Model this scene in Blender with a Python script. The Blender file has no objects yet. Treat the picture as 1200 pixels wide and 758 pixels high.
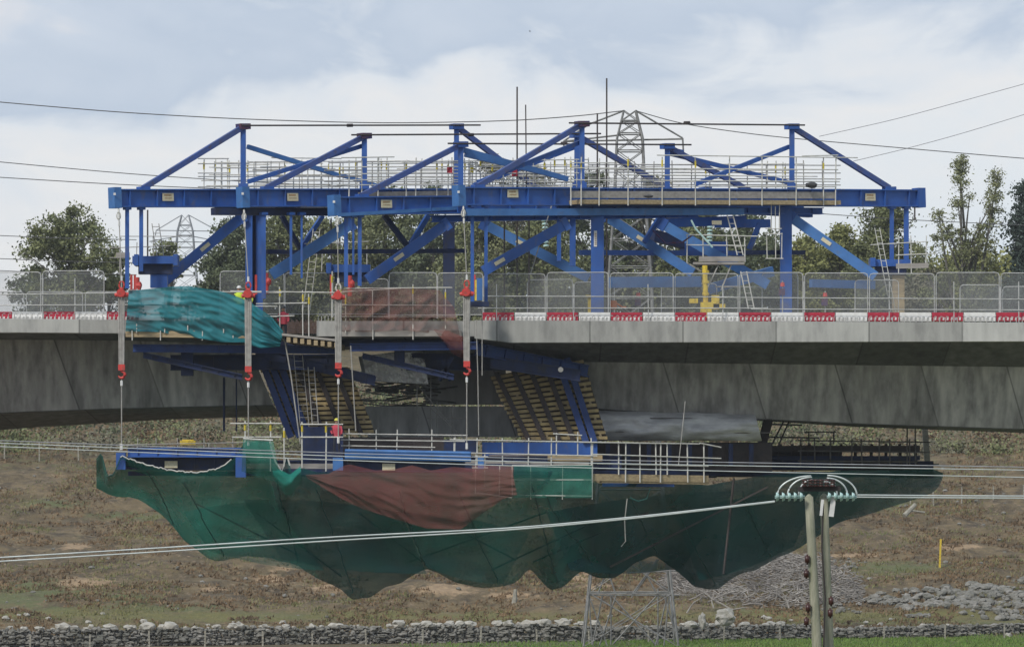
import bpy, math, random
from mathutils import Vector, Matrix, noise
random.seed(7)
R = math.radians
F, D0, CZ = 5500.0, 250.0, 9.0
C = bpy.context.scene.collection

def P(px, py, Y=0.0):
    d = Y + D0
    return Vector(((px - 600) * d / F, Y, CZ + (600 - py) * d / F))

# ---------------------------------------------------------------- materials
def mat(name, col, col2=None, rough=0.7, metal=0.0, scale=2.0, stretch=(1, 1, 1), lo=0.35, hi=0.65,
        bump=0.0, bscale=20.0, alpha=1.0, alpha2=None, ascale=0.6, spec=0.4, dirt=None, dscale=1.2, dlo=.55, dhi=.75):
    m = bpy.data.materials.new(name); m.use_nodes = True
    nt = m.node_tree; n = nt.nodes; l = nt.links
    b = n['Principled BSDF']
    b.inputs['Roughness'].default_value = rough
    b.inputs['Metallic'].default_value = metal
    b.inputs['Specular IOR Level'].default_value = spec
    tc = n.new('ShaderNodeTexCoord'); mp = n.new('ShaderNodeMapping')
    mp.inputs['Scale'].default_value = stretch
    l.new(tc.outputs['Object'], mp.inputs['Vector'])
    def nz(s, det=6.0):
        t = n.new('ShaderNodeTexNoise'); t.inputs['Scale'].default_value = s; t.inputs['Detail'].default_value = det
        t.inputs['Roughness'].default_value = 0.62
        l.new(mp.outputs[0], t.inputs['Vector']); return t
    def rng(sock, a, c, lo2=0.0, hi2=1.0):
        r = n.new('ShaderNodeMapRange'); r.inputs[1].default_value = a; r.inputs[2].default_value = c
        r.inputs[3].default_value = lo2; r.inputs[4].default_value = hi2
        l.new(sock, r.inputs[0]); return r.outputs[0]
    col2 = col2 or tuple(c * 0.75 for c in col)
    mx = n.new('ShaderNodeMix'); mx.data_type = 'RGBA'
    mx.inputs[6].default_value = (*col, 1); mx.inputs[7].default_value = (*col2, 1)
    l.new(rng(nz(scale).outputs['Fac'], lo, hi), mx.inputs[0])
    out = mx.outputs[2]
    if dirt:
        m2 = n.new('ShaderNodeMix'); m2.data_type = 'RGBA'
        l.new(out, m2.inputs[6]); m2.inputs[7].default_value = (*dirt, 1)
        l.new(rng(nz(dscale, 10).outputs['Fac'], dlo, dhi, 0, .8), m2.inputs[0]); out = m2.outputs[2]
    l.new(out, b.inputs['Base Color'])
    if bump:
        bp = n.new('ShaderNodeBump'); bp.inputs['Strength'].default_value = bump; bp.inputs['Distance'].default_value = 0.25 if name == 'hillside' else 0.05
        l.new(nz(bscale, 8).outputs['Fac'], bp.inputs['Height']); l.new(bp.outputs[0], b.inputs['Normal'])
    if alpha < 1:
        if alpha2 is None: b.inputs['Alpha'].default_value = alpha
        else: l.new(rng(nz(ascale, 4).outputs['Fac'], .35, .65, alpha, alpha2), b.inputs['Alpha'])
    m['nodes_out'] = 1
    return m

BLUE = mat('blue_paint', (.026, .105, .375), (.024, .080, .28), .5, scale=.9, dirt=(.11, .11, .14), dscale=2.2, dlo=.54, dhi=.78, stretch=(1, 1, .6))
BLUEL = mat('blue_paint_lit', (.060, .18, .44), (.042, .135, .34), .5, scale=1.3, dirt=(.10, .13, .20), dscale=2.5, dlo=.56, dhi=.8)  # lighter copy of the blue, light on upward faces painted in
BLUED = mat('blue_paint_shaded', (.010, .026, .095), (.012, .020, .055), .6, scale=1.4, dirt=(.03, .03, .035), dscale=2.0, dlo=.5, dhi=.7)  # darker copy of the blue, shade painted onto recessed and under-deck steel
BLUEM = mat('blue_paint_mid', (.015, .050, .20), (.013, .036, .13), .55, scale=1.3, dirt=(.03, .035, .05), dscale=2)  # blue between the main paint and its darkest copy
STAY = mat('stay_paint', (.045, .09, .30), (.06, .085, .20), .55, scale=1.5, dirt=(.09, .05, .05), dscale=3)
RUST = mat('rusty_paint', (.11, .04, .045), (.04, .04, .13), .7, scale=3)
ROD = mat('dark_rod', (.075, .06, .055), (.04, .035, .035), .6, .2)
GALV = mat('galvanised_tube', (.62, .61, .56), (.46, .455, .41), .5, .0, scale=3)
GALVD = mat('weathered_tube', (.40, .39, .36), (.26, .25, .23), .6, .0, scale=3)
DARKT = mat('dark_tube', (.15, .14, .13), (.08, .075, .07), .7)
YELT = mat('yellow_tape', (.62, .50, .05), rough=.6)
FENCE = mat('fence_steel', (.56, .56, .54), (.38, .38, .36), .45, .3)
MESH = mat('fence_mesh', (.27, .28, .28), (.22, .23, .23), .6, alpha=.20, alpha2=.34, ascale=.5)
RED = mat('red_plastic', (.42, .018, .045), (.30, .018, .035), .5, scale=3, dirt=(.30, .2, .19), dscale=4)
WHITE = mat('white_plastic', (.72, .72, .70), (.55, .54, .51), .5, scale=3, dirt=(.30, .28, .24), dscale=4)
REDM = mat('red_hoist_paint', (.60, .055, .045), (.42, .05, .045), .5, scale=6, dirt=(.2, .09, .06), dscale=6)
YEL = mat('yellow_paint', (.72, .53, .045), (.50, .36, .05), .5, scale=5, dirt=(.2, .14, .05), dscale=5)
ORANGE = mat('orange_plastic', (.75, .20, .04), rough=.5)
TIMBER = mat('timber', (.42, .33, .19), (.26, .20, .12), .8, scale=3, stretch=(.6, 4, 4))
TIMBERY = mat('yellow_form_timber', (.50, .38, .17), (.33, .25, .13), .7, scale=2.5, dirt=(.12, .09, .06), dscale=2)
BOARD = mat('grey_board', (.34, .32, .29), (.24, .22, .20), .85, scale=2, stretch=(.5, 3, 3))
STEELD = mat('dark_steel', (.035, .03, .03), (.06, .045, .04), .7)
WIRE = mat('wire', (.10, .10, .10), (.07, .07, .07), .6)
WIREB = mat('aluminium_cable', (.62, .66, .64), (.50, .54, .52), .35, .3)
SIGN = mat('sign_face', (.62, .58, .42), (.52, .46, .30), .6, scale=9)
SIGNW = mat('sign_white', (.72, .72, .70), rough=.6)
SIGNT = mat('sign_print', (.24, .17, .10), (.4, .22, .1), .7)
GLASS = mat('glass_insulator', (.42, .60, .56), (.34, .5, .48), .15, spec=.7)
BROWNI = mat('brown_insulator', (.06, .022, .018), rough=.3)
POLE = mat('pole_wood', (.34, .33, .25), (.23, .24, .17), .9, scale=5, stretch=(4, 4, .5), bump=.5, bscale=14, dirt=(.17, .19, .09), dscale=2)
PYL = mat('pylon_steel', (.30, .30, .29), (.15, .15, .145), .7, .2)
PYLF = mat('hazed_pylon_steel', (.34, .36, .38), rough=.8)  # paler, bluer steel: distance haze painted into the colour
TEAL = mat('teal_netting', (.014, .20, .235), (.012, .165, .20), .75, scale=.8, alpha=.80, alpha2=.93, ascale=.4)
GREEN = mat('green_netting', (.010, .27, .20), (.006, .17, .14), .8, scale=.16, stretch=(1, 1, .8), alpha=.46, alpha2=.84, ascale=.20, lo=.3, hi=.7)
GREEND = mat('bottle_green_netting', (.005, .115, .100), (.004, .070, .075), .85, scale=.16, alpha=.46, alpha2=.84, ascale=.2)
GREENM = mat('mid_green_netting', (.008, .20, .16), (.005, .11, .10), .85, scale=.16, alpha=.46, alpha2=.84, ascale=.2)
GREENS = mat('net_seam_rope', (.02, .09, .08), rough=.9)
GREENL = mat('light_green_netting', (.03, .21, .15), (.02, .15, .11), .8, alpha=.42, alpha2=.62)
REDN = mat('red_netting', (.22, .075, .06), (.18, .09, .065), .8, scale=.8, alpha=.34, alpha2=.56, ascale=.7)
REDND = mat('dark_red_netting', (.19, .045, .04), (.11, .055, .042), .8, scale=.45, stretch=(1, 1, .5), alpha=.42, alpha2=.72, ascale=.3)
ROPEW = mat('white_rope', (.62, .62, .58), rough=.8)
SHEETP = mat('pale_sheeting', (.80, .80, .78), (.6, .6, .6), .5, scale=2)
WRAP = mat('plastic_wrap', (.62, .62, .61), (.42, .42, .43), .3, scale=1, stretch=(1, 1, 4), bump=.8, bscale=1.5)
REBAR = mat('rebar_steel', (.20, .13, .10), (.14, .10, .09), .8)
CLIP = mat('edge_bar', (.42, .42, .40), rough=.6)
HIVIS = mat('hi_vis', (.62, .80, .06), rough=.7)
HELM = mat('helmet_white', (.78, .78, .76), rough=.3)
HELMY = mat('helmet_yellow', (.75, .70, .12), rough=.3)
HELMD = mat('helmet_dark', (.05, .05, .05), rough=.4)
SKIN = mat('skin', (.42, .24, .17), rough=.6)
CLOTH = mat('dark_clothes', (.03, .035, .05), rough=.9)
PINK = mat('red_jacket', (.55, .07, .10), rough=.8)
STONE = mat('stone', (.26, .25, .225), (.12, .12, .10), .9, scale=.8, bump=.6, bscale=9, dirt=(.40, .39, .36), dscale=2.2, dlo=.6, dhi=.8)
STONEL = mat('pale_stone', (.46, .44, .39), (.32, .31, .27), .9, scale=2, bump=.5, bscale=8)
POSTW = mat('fence_post_wood', (.36, .34, .28), (.24, .23, .19), .9, scale=4)
TWIG = mat('dead_twigs', (.36, .335, .30), (.17, .155, .14), .9, scale=.4)
BARK = mat('bark', (.15, .14, .12), (.09, .085, .075), .9, scale=2)
LEAFM = {}
def leafmat(k, a, b, sc=.35):
    LEAFM[k] = mat(k, a, b, .75, scale=sc, lo=.3, hi=.7)
leafmat('leaf_olive', (.19, .205, .085), (.10, .12, .05))
leafmat('leaf_dark', (.13, .155, .075), (.07, .09, .048))
leafmat('leaf_pale', (.24, .25, .12), (.13, .15, .065))
leafmat('leaf_grey', (.21, .20, .13), (.12, .12, .08))
leafmat('leaf_conifer', (.055, .08, .06), (.028, .044, .034))
leafmat('leaf_yellow', (.29, .29, .10), (.16, .18, .06))
leafmat('bracken_brown', (.24, .16, .085), (.11, .08, .05))
leafmat('tuft', (.24, .21, .10), (.13, .15, .055))

def concrete(name, c1, c2, seg=4.2, slant=.3, streak=.6):
    m = mat(name, c1, c2, .85, scale=.55, stretch=(1.4, 1, .5), bump=.15, bscale=12, dirt=tuple(c * .55 for c in c2), dscale=1.1, dlo=.5, dhi=.85)
    nt = m.node_tree; n = nt.nodes; l = nt.links; b = n['Principled BSDF']
    src = b.inputs['Base Color'].links[0].from_socket
    tc = n.new('ShaderNodeTexCoord'); sx = n.new('ShaderNodeSeparateXYZ'); l.new(tc.outputs['Object'], sx.inputs[0])
    def ma(op, a, bb):
        x = n.new('ShaderNodeMath'); x.operation = op
        for i, v in enumerate((a, bb)):
            if isinstance(v, (int, float)): x.inputs[i].default_value = v
            elif v is not None: l.new(v, x.inputs[i])
        return x.outputs[0]
    t = ma('DIVIDE', ma('ADD', sx.outputs[0], ma('MULTIPLY', sx.outputs[2], slant)), seg)
    fr = ma('FRACT', t, None); fl = ma('FLOOR', t, None)
    wn = n.new('ShaderNodeTexWhiteNoise'); wn.noise_dimensions = '1D'; l.new(fl, wn.inputs['W'])
    tint = ma('ADD', ma('MULTIPLY', wn.outputs['Value'], .42), .80)
    joint = ma('LESS_THAN', fr, .018)
    tint = ma('MULTIPLY', tint, ma('SUBTRACT', 1.0, ma('MULTIPLY', joint, .45)))
    # rain streaks
    st = n.new('ShaderNodeTexNoise'); st.inputs['Scale'].default_value = 1.0; st.inputs['Detail'].default_value = 8
    mp = n.new('ShaderNodeMapping'); mp.inputs['Scale'].default_value = (2.2, 1, .18); mp.inputs['Rotation'].default_value = (0, -slant, 0)
    l.new(tc.outputs['Object'], mp.inputs[0]); l.new(mp.outputs[0], st.inputs['Vector'])
    mr = n.new('ShaderNodeMapRange'); mr.inputs[1].default_value = .35; mr.inputs[2].default_value = .7
    mr.inputs[3].default_value = 1.0 + streak * .45; mr.inputs[4].default_value = 1 - streak * .5
    l.new(st.outputs['Fac'], mr.inputs[0])
    tint = ma('MULTIPLY', tint, mr.outputs[0])
    vm = n.new('ShaderNodeVectorMath'); vm.operation = 'SCALE'; l.new(src, vm.inputs[0]); l.new(tint, vm.inputs['Scale'])
    l.new(vm.outputs[0], b.inputs['Base Color']); return m
CONC = concrete('concrete_fascia', (.40, .40, .37), (.33, .33, .31), 4.9, 0, .25)
CONCW = concrete('concrete_web', (.40, .385, .355), (.27, .26, .245), 4.6, .33, .7)
CONCN = concrete('fresh_concrete_lightened', (.55, .55, .53), (.42, .42, .40), 4.6, .33, .3)  # new concrete, lightened to make up for light blocked in the gap
CONCD = concrete('shaded_soffit_concrete', (.15, .15, .148), (.11, .11, .11), 4.6, 0, .5)  # darker concrete copy, the shadow under the deck painted into its colour

# ---------------------------------------------------------------- mesh builder
class MB:
    def __init__(s): s.v = []; s.f = []; s.uv = None; s.sm = False
    def quad(s, *ps):
        i = len(s.v); s.v += [Vector(p) for p in ps]; s.f.append(tuple(range(i, i + len(ps)))); return s
    def hexa(s, a):     # 8 corners: bottom 4, top 4
        i = len(s.v); s.v += [Vector(p) for p in a]
        for q in ((0, 3, 2, 1), (4, 5, 6, 7), (0, 1, 5, 4), (1, 2, 6, 5), (2, 3, 7, 6), (3, 0, 4, 7)):
            s.f.append(tuple(i + k for k in q))
        return s
    def box(s, lo, hi):
        x0, y0, z0 = lo; x1, y1, z1 = hi
        return s.hexa([(x0, y0, z0), (x1, y0, z0), (x1, y1, z0), (x0, y1, z0), (x0, y0, z1), (x1, y0, z1), (x1, y1, z1), (x0, y1, z1)])
    def bar(s, a, b, w, h, up=(0, 0, 1)):   # w horizontally across, h along up
        a = Vector(a); b = Vector(b); d = (b - a).normalized(); u = Vector(up)
        if abs(d.dot(u)) > .98: u = Vector((0, 1, 0))
        sd = d.cross(u).normalized(); u = sd.cross(d).normalized()
        sd *= w / 2; u *= h / 2
        return s.hexa([a - sd - u, a + sd - u, b + sd - u, b - sd - u, a - sd + u, a + sd + u, b + sd + u, b - sd + u])
    def ibeam(s, a, b, w, h, t=.05, stiff=0):
        a = Vector(a); b = Vector(b); z = Vector((0, 0, h / 2 - t / 2))
        s.bar(a + z, b + z, w, t); s.bar(a - z, b - z, w, t); s.bar(a, b, w * .35, h - 2 * t - .004)
        for k in range(stiff):
            p = a.lerp(b, (k + .5) / stiff); d = (b - a).normalized() * .02
            s.bar(p - d, p + d, w * .9, h - 2 * t - .006)
        return s
    def tube(s, pts, r, n=6, r2=None, cap=True):
        pts = [Vector(p) for p in pts]; m = len(pts); base = len(s.v)
        prev = None
        for k, p in enumerate(pts):
            d = (pts[min(k + 1, m - 1)] - pts[max(k - 1, 0)]).normalized()
            u = Vector((0, 0, 1)) if abs(d.z) < .9 else Vector((1, 0, 0))
            sd = d.cross(u).normalized(); u = sd.cross(d)
            rr = r if r2 is None else r + (r2 - r) * k / (m - 1)
            if isinstance(r, (list, tuple)): rr = r[k]
            for j in range(n):
                t = 2 * math.pi * j / n
                s.v.append(p + sd * math.cos(t) * rr + u * math.sin(t) * rr)
        for k in range(m - 1):
            for j in range(n):
                a = base + k * n + j; b = base + k * n + (j + 1) % n
                s.f.append((a, b, b + n, a + n))
        if cap:
            s.f.append(tuple(base + j for j in reversed(range(n)))); s.f.append(tuple(base + (m - 1) * n + j for j in range(n)))
        return s
    def grid(s, rows):
        base = len(s.v); nr = len(rows); nc = len(rows[0])
        for r_ in rows: s.v += [Vector(p) for p in r_]
        for i in range(nr - 1):
            for j in range(nc - 1):
                a = base + i * nc + j; s.f.append((a, a + 1, a + nc + 1, a + nc))
        return s
    def blob(s, c, r, sub=1, rough=.25, sc=(1, 1, 1), seed=0):
        c = Vector(c); t = (1 + 5 ** .5) / 2
        vs = [Vector(q).normalized() for q in ((-1, t, 0), (1, t, 0), (-1, -t, 0), (1, -t, 0), (0, -1, t), (0, 1, t), (0, -1, -t), (0, 1, -t), (t, 0, -1), (t, 0, 1), (-t, 0, -1), (-t, 0, 1))]
        fs = [(0, 11, 5), (0, 5, 1), (0, 1, 7), (0, 7, 10), (0, 10, 11), (1, 5, 9), (5, 11, 4), (11, 10, 2), (10, 7, 6), (7, 1, 8), (3, 9, 4), (3, 4, 2), (3, 2, 6), (3, 6, 8), (3, 8, 9), (4, 9, 5), (2, 4, 11), (6, 2, 10), (8, 6, 7), (9, 8, 1)]
        for _ in range(sub):
            nf = []; mid = {}
            def md(a, b):
                k = (min(a, b), max(a, b))
                if k not in mid: vs.append(((vs[a] + vs[b]) / 2).normalized()); mid[k] = len(vs) - 1
                return mid[k]
            for a, b, cc in fs:
                x, y, z = md(a, b), md(b, cc), md(cc, a); nf += [(a, x, z), (b, y, x), (cc, z, y), (x, y, z)]
            fs = nf
        i = len(s.v)
        for v in vs:
            k = 1 + rough * noise.noise(v * 1.7 + Vector((seed * 3.1, seed * 1.7, seed)))*1.6
            s.v.append(c + Vector((v.x * sc[0], v.y * sc[1], v.z * sc[2])) * r * k)
        s.f += [tuple(i + q for q in f) for f in fs]; return s
    def build(s, name, m, parent=None, smooth=False, **kw):
        me = bpy.data.meshes.new(name)
        if parent is None:   # origin at the thing's base
            xs = [v.x for v in s.v]; ys = [v.y for v in s.v]; zs = [v.z for v in s.v]
            o0 = Vector(((min(xs) + max(xs)) / 2, (min(ys) + max(ys)) / 2, min(zs))) if not kw.get('keep') else Vector((0, 0, 0))
        else:
            o0 = world_loc(parent)
        me.from_pydata([tuple(v - o0) for v in s.v], [], s.f)
        if smooth or s.sm:
            me.polygons.foreach_set('use_smooth', [True] * len(me.polygons))
        me.materials.append(m); me.update()
        o = bpy.data.objects.new(name, me); C.objects.link(o)
        if parent is None: o.location = o0
        else: o.parent = parent
        return o

def world_loc(o):
    v = Vector((0, 0, 0))
    while o: v += o.location; o = o.parent
    return v

def tag(o, label=None, cat=None, group=None, kind=None):
    if label: o['label'] = label
    if cat: o['category'] = cat
    if group: o['group'] = group
    if kind: o['kind'] = kind
    return o
def thing(name, loc, label, cat, group=None):
    o = bpy.data.objects.new(name, None); C.objects.link(o); o.location = loc; o.empty_display_size = .3
    return tag(o, label, cat, group)
def copy_tree(o, parent=None):
    c = o.copy(); C.objects.link(c); c.parent = parent
    for ch in [q for q in bpy.data.objects if q.parent == o]: copy_tree(ch, c)
    return c
ORD = ['leftmost', 'second from left', 'third from left', 'fourth from left', 'fifth from left', 'sixth from left', 'seventh from left', 'eighth from left', 'ninth from left', 'tenth from left', 'eleventh from left', 'twelfth from left', 'thirteenth from left', 'fourteenth from left', 'fifteenth from left', 'sixteenth from left', 'seventeenth from left', 'eighteenth from left', 'nineteenth from left', 'twentieth from left', 'twenty-first from left', 'twenty-second from left', 'twenty-third from left', 'twenty-fourth from left']
def interp(pts, x):
    if x <= pts[0][0]: return pts[0][1]
    for (a, b), (c, d) in zip(pts, pts[1:]):
        if x <= c: return b + (d - b) * (x - a) / (c - a) if c > a else d
    return pts[-1][1]

# ---------------------------------------------------------------- ground
PROF = [(-10, 0), (300, 0), (330, 0.1), (338, .5), (347, 1.3), (360, 3.0), (380, 5.7), (400, 8.6), (420, 11.8), (440, 15), (460, 18.2), (490, 23), (520, 26), (560, 28.5), (700, 30), (4000, 30)]
def gz(x, Y, fine=True):
    d = Y + D0; z = interp(PROF, d)
    if d > 328 and fine:
        a = min(1, (d - 328) / 20)
        v = Vector((x * .05, Y * .05, 0))
        z += a * (noise.noise(v) * 1.1 + noise.noise(v * 4) * .55 + noise.noise(v * 14) * .30)
    return z
def to_px(x, Y, z):
    d = max(1.0, Y + D0); return 600 + x * F / d, 600 - (z - CZ) * F / d
def wall_Y(x): return 61 + (max(-45, min(45, x)) + 35) / 70 * 24
def build_ground():
    xs = [-3000, -1200, -500, -250, -160] + [-110 + i * .8 for i in range(276)] + [160, 250, 500, 1200, 3000]
    ds = [-400, -100, 0, 60, 150, 240, 290, 310, 318] + [322 + i * .8 for i in range(200)] + [490, 505, 520, 540, 560, 600, 700, 900, 1500, 3500]
    rows = [[(x, d - D0, gz(x, d - D0)) for x in xs] for d in ds]
    mb = MB().grid(rows)
    m = mat('hillside', (.205, .155, .085), (.12, .092, .050), .95, scale=.3, lo=.36, hi=.64, bump=1.0, bscale=3.0, dirt=(.060, .048, .034), dscale=.7, dlo=.44, dhi=.64)
    n = m.node_tree.nodes; l = m.node_tree.links; b = n['Principled BSDF']
    src = b.inputs['Base Color'].links[0].from_socket
    at = n.new('ShaderNodeVertexColor'); at.layer_name = 'patch'
    sp = n.new('ShaderNodeSeparateColor'); l.new(at.outputs['Color'], sp.inputs[0])
    def nzr(scale, lo, hi):
        tc = n.new('ShaderNodeTexCoord'); t = n.new('ShaderNodeTexNoise'); t.inputs['Scale'].default_value = scale; t.inputs['Detail'].default_value = 9
        t.inputs['Roughness'].default_value = .7
        l.new(tc.outputs['Object'], t.inputs['Vector']); r = n.new('ShaderNodeMapRange'); r.inputs[1].default_value = lo; r.inputs[2].default_value = hi
        l.new(t.outputs['Fac'], r.inputs[0]); return r.outputs[0]
    def over(srcs, mask, nzs, c1, c2, k):
        # mask*noise threshold
        mm = n.new('ShaderNodeMath'); mm.operation = 'ADD'; l.new(mask, mm.inputs[0]); l.new(nzs, mm.inputs[1])
        r = n.new('ShaderNodeMapRange'); r.inputs[1].default_value = .75; r.inputs[2].default_value = 1.35; l.new(mm.outputs[0], r.inputs[0])
        cm = n.new('ShaderNodeMix'); cm.data_type = 'RGBA'; cm.inputs[6].default_value = (*c1, 1); cm.inputs[7].default_value = (*c2, 1)
        l.new(nzr(k, .35, .65), cm.inputs[0])
        mx = n.new('ShaderNodeMix'); mx.data_type = 'RGBA'; l.new(r.outputs[0], mx.inputs[0]); l.new(srcs, mx.inputs[6]); l.new(cm.outputs[2], mx.inputs[7])
        return mx.outputs[2]
    # random speckle of tan bracken
    sp2 = nzr(1.6, .56, .66); mx = n.new('ShaderNodeMix'); mx.data_type = 'RGBA'; l.new(sp2, mx.inputs[0]); l.new(src, mx.inputs[6]); mx.inputs[7].default_value = (.27, .20, .13, 1)
    o = over(mx.outputs[2], sp.outputs[1], nzr(.9, .3, .7), (.105, .125, .05), (.14, .145, .065), 1.5)
    o = over(o, sp.outputs[0], nzr(1.1, .34, .66), (.42, .30, .18), (.27, .19, .115), 1.3)
    o = over(o, sp.outputs[2], nzr(.3, .3, .7), (.19, .17, .065), (.13, .13, .05), 2.5)
    l.new(o, b.inputs['Base Color'])
    g = mb.build('ground', m, keep=True, smooth=True); tag(g, kind='structure')
    ca = g.data.color_attributes.new('patch', 'FLOAT_COLOR', 'POINT')
    sand = [(100, 683, 45, 9), (88, 640, 22, 5), (315, 678, 28, 8), (390, 688, 34, 7), (520, 690, 48, 9), (680, 672, 26, 16), (700, 690, 24, 10), (330, 665, 20, 5), (770, 655, 30, 6), (250, 690, 20, 4), (600, 697, 40, 5), (1000, 650, 40, 4), (1120, 640, 40, 4)]
    grn = [(50, 690, 90, 18), (20, 700, 60, 20), (190, 712, 120, 8), (300, 722, 120, 7), (60, 715, 60, 8), (1050, 665, 90, 10), (1030, 590, 70, 12), (150, 605, 70, 7), (60, 590, 60, 8), (1100, 728, 160, 5), (900, 715, 90, 5), (150, 700, 50, 10)]
    Y_w = lambda c: c.y > 61 + (max(-45, min(45, c.x)) + 35) / 70 * 24
    cols = []
    for v in g.data.vertices:
        px, py = to_px(*v.co); d = v.co.y + D0
        s_ = max([0] + [1 - ((px - a) / w) ** 2 - ((py - b_) / h) ** 2 for a, b_, w, h in sand]) if 322 < d < 420 else 0
        gr = max([0] + [1 - ((px - a) / w) ** 2 - ((py - b_) / h) ** 2 for a, b_, w, h in grn]) * .85 if Y_w(v.co) else min(1.0, .25 + max(0, (px - 400) / 400))
        ye = max(0, 1 - abs(py - 722) / 14) * .9 if Y_w(v.co) and d < 360 else 0
        if d > 425: gr = max(gr, .3)
        cols += [s_ * 1.2, gr, ye, 1]
    ca.data.foreach_set('color', cols)
    return g
build_ground()

# ---------------------------------------------------------------- vegetation
def leafquad(mb, c, s, bias=None):
    a = Vector((random.gauss(0, 1), random.gauss(0, 1), random.gauss(0, 1))).normalized()
    b = a.orthogonal().normalized(); b.rotate(Matrix.Rotation(random.random() * 6.28, 3, a)); c2 = a.cross(b)
    b *= s * random.uniform(.6, 1.2); c2 *= s * random.uniform(.35, .8)
    i = len(mb.v); mb.v += [c - b, c - c2 * .9, c + b, c + c2]; mb.f.append((i, i + 1, i + 2, i + 3))
def tree(px, top, base, hw, Y, leaf, label, clumps=60, per=60, ls=.28, spread=1.0, crown0=.25, kind='round', name='broadleaf_tree', group='trees beyond the bridge', lean=0):
    d = Y + D0; b = P(px, base, Y); b.z = gz(b.x, Y, False) - .4; b = Vector(b)
    H = P(px, top, Y).z - b.z; W = hw * d / F
    t = thing(name, b, label, 'tree', group)
    tr = MB(); lf = MB()
    if kind != 'columns': tr.tube([b, b + Vector((lean * .2 + random.uniform(-.3, .3), 0, H * .3)), b + Vector((lean * .5 + random.uniform(-.4, .4), 0, H * .6)), b + Vector((lean, 0, H * .9))], [H * .022, H * .017, H * .011, H * .003], 7)
    cen = []
    tries = 0
    seed = random.random() * 100
    while len(cen) < clumps and tries < 5000:
        tries += 1
        u = random.uniform(crown0, 1); a = random.random() * 6.28; r = random.random() ** .55
        if kind == 'round': rad = math.sin(math.pi * min(1, max(0, (u - crown0) / (1 - crown0) * .92 + .06))) ** .6
        elif kind == 'cone': rad = (1 - (u - crown0) / (1 - crown0)) ** .7 * .95 + .08
        elif kind == 'columns': rad = .55 + .45 * math.sin(math.pi * (u - crown0) / (1 - crown0))
        x = math.cos(a) * r * rad; y = math.sin(a) * r * rad
        if kind == 'columns':
            k = random.choice((-.85, -.5, -.08, -.08, .3, .62, .62)); hh = {-.85: .55, -.5: .74, -.08: 1.0, .3: .7, .62: .93}[k]
            u = random.uniform(crown0, 1) * hh; f_ = u / hh
            wd = .26 * math.sin(math.pi * min(1, f_ * .9 + .08)) ** .8
            x = k * (.25 + .75 * f_) + random.gauss(0, 1) * wd * .40; y = random.gauss(0, .2)
        if kind != 'columns' and noise.noise(Vector((x * 2 + seed, y * 2, u * 4))) < -.12: continue
        cen.append(b + Vector((x * W + lean * u, y * W, u * H)))
    for c in cen:
        cr = random.uniform(.5, 1.15) * spread
        for _ in range(int(per * 2.3)):
            v = Vector((random.gauss(0, 1), random.gauss(0, 1), random.gauss(0, .7))) * cr * .62
            leafquad(lf, c + v, ls * random.uniform(.5, 1.1))
    if kind == 'columns':
        for k, hh in ((-.85, .55), (-.5, .74), (-.08, .98), (.3, .7), (.62, .9)):
            tr.tube([b, b + Vector((k * .35 * W, 0, H * hh * .3)), b + Vector((k * .65 * W, 0, H * hh * .6)), b + Vector((k * W, 0, H * hh))], [H * .014, H * .010, H * .007, H * .002], 6)
    for c in random.sample(cen, min(len(cen), 26)):
        hz = max(.12, (c.z - b.z) / H - .28); s = b + Vector((lean * hz, 0, H * hz))
        mid = s.lerp(c, .5) + Vector((0, 0, H * .02))
        tr.tube([s, mid, c], [H * .007, H * .0045, H * .002], 5)
    tr.build('trunk', BARK, t, smooth=True); lf.build('crown', LEAFM[leaf], t)
    return t
TB = 416
tree(84, 246, TB, 62, 290, 'leaf_olive', 'loose olive-green tree standing alone at the far left behind the mesh fence', 120, 70, .26, 1.15, .32)
tree(48, 318, TB, 45, 300, 'leaf_dark', 'low dark bush-like tree at the foot of the lone left tree', 50, 70, .28, 1.1, .1)
tree(128, 300, TB, 38, 296, 'leaf_dark', 'dark low tree at right side of the lone left tree', 40, 70, .28, 1.1, .1)
tree(198, 284, TB, 26, 330, 'leaf_olive', 'small distant tree showing above the left blue jacking beam', 30, 60, .28, .9, .1)
tree(276, 262, TB, 48, 300, 'leaf_dark', 'dark green tree just right of the far left pylon', 110, 70, .26, 1.1, .15)
tree(336, 246, TB, 42, 310, 'leaf_olive', 'mid green tree seen between left blue posts under the girder', 110, 70, .26, 1.1, .15)
tree(398, 240, TB, 46, 305, 'leaf_pale', 'paler tree seen under the second girder end', 110, 70, .26, 1.1, .12)
tree(452, 226, TB, 46, 312, 'leaf_olive', 'olive tree behind the V-shaped left brace', 120, 70, .26, 1.1, .12)
tree(508, 222, TB, 46, 305, 'leaf_dark', 'dark tree behind the thick blue post left of centre', 120, 70, .26, 1.1, .12)
tree(572, 192, TB, 46, 318, 'leaf_grey', 'grey-brown thin topped tree rising behind the scaffold rails near centre', 100, 60, .24, 1.1, .12)
tree(622, 196, TB, 44, 322, 'leaf_grey', 'grey tree showing between crossing blue stays at centre', 90, 60, .24, 1.1, .12)
tree(560, 250, TB, 50, 296, 'leaf_pale', 'low pale green tree behind the hanging bracket', 100, 70, .26, 1.1, .1)
tree(640, 244, TB, 50, 300, 'leaf_olive', 'olive tree filling the gap left of the lattice pylon', 110, 70, .26, 1.1, .1)
tree(700, 206, TB, 46, 315, 'leaf_dark', 'dark tree behind the tall blue post at centre', 110, 70, .26, 1.1, .1)
tree(760, 212, TB, 46, 318, 'leaf_grey', 'greyish tree just right of the lattice pylon', 100, 60, .26, 1.1, .1)
tree(820, 246, TB, 46, 305, 'leaf_olive', 'olive tree behind the small scaffold tower platform', 110, 70, .26, 1.1, .1)
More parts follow.
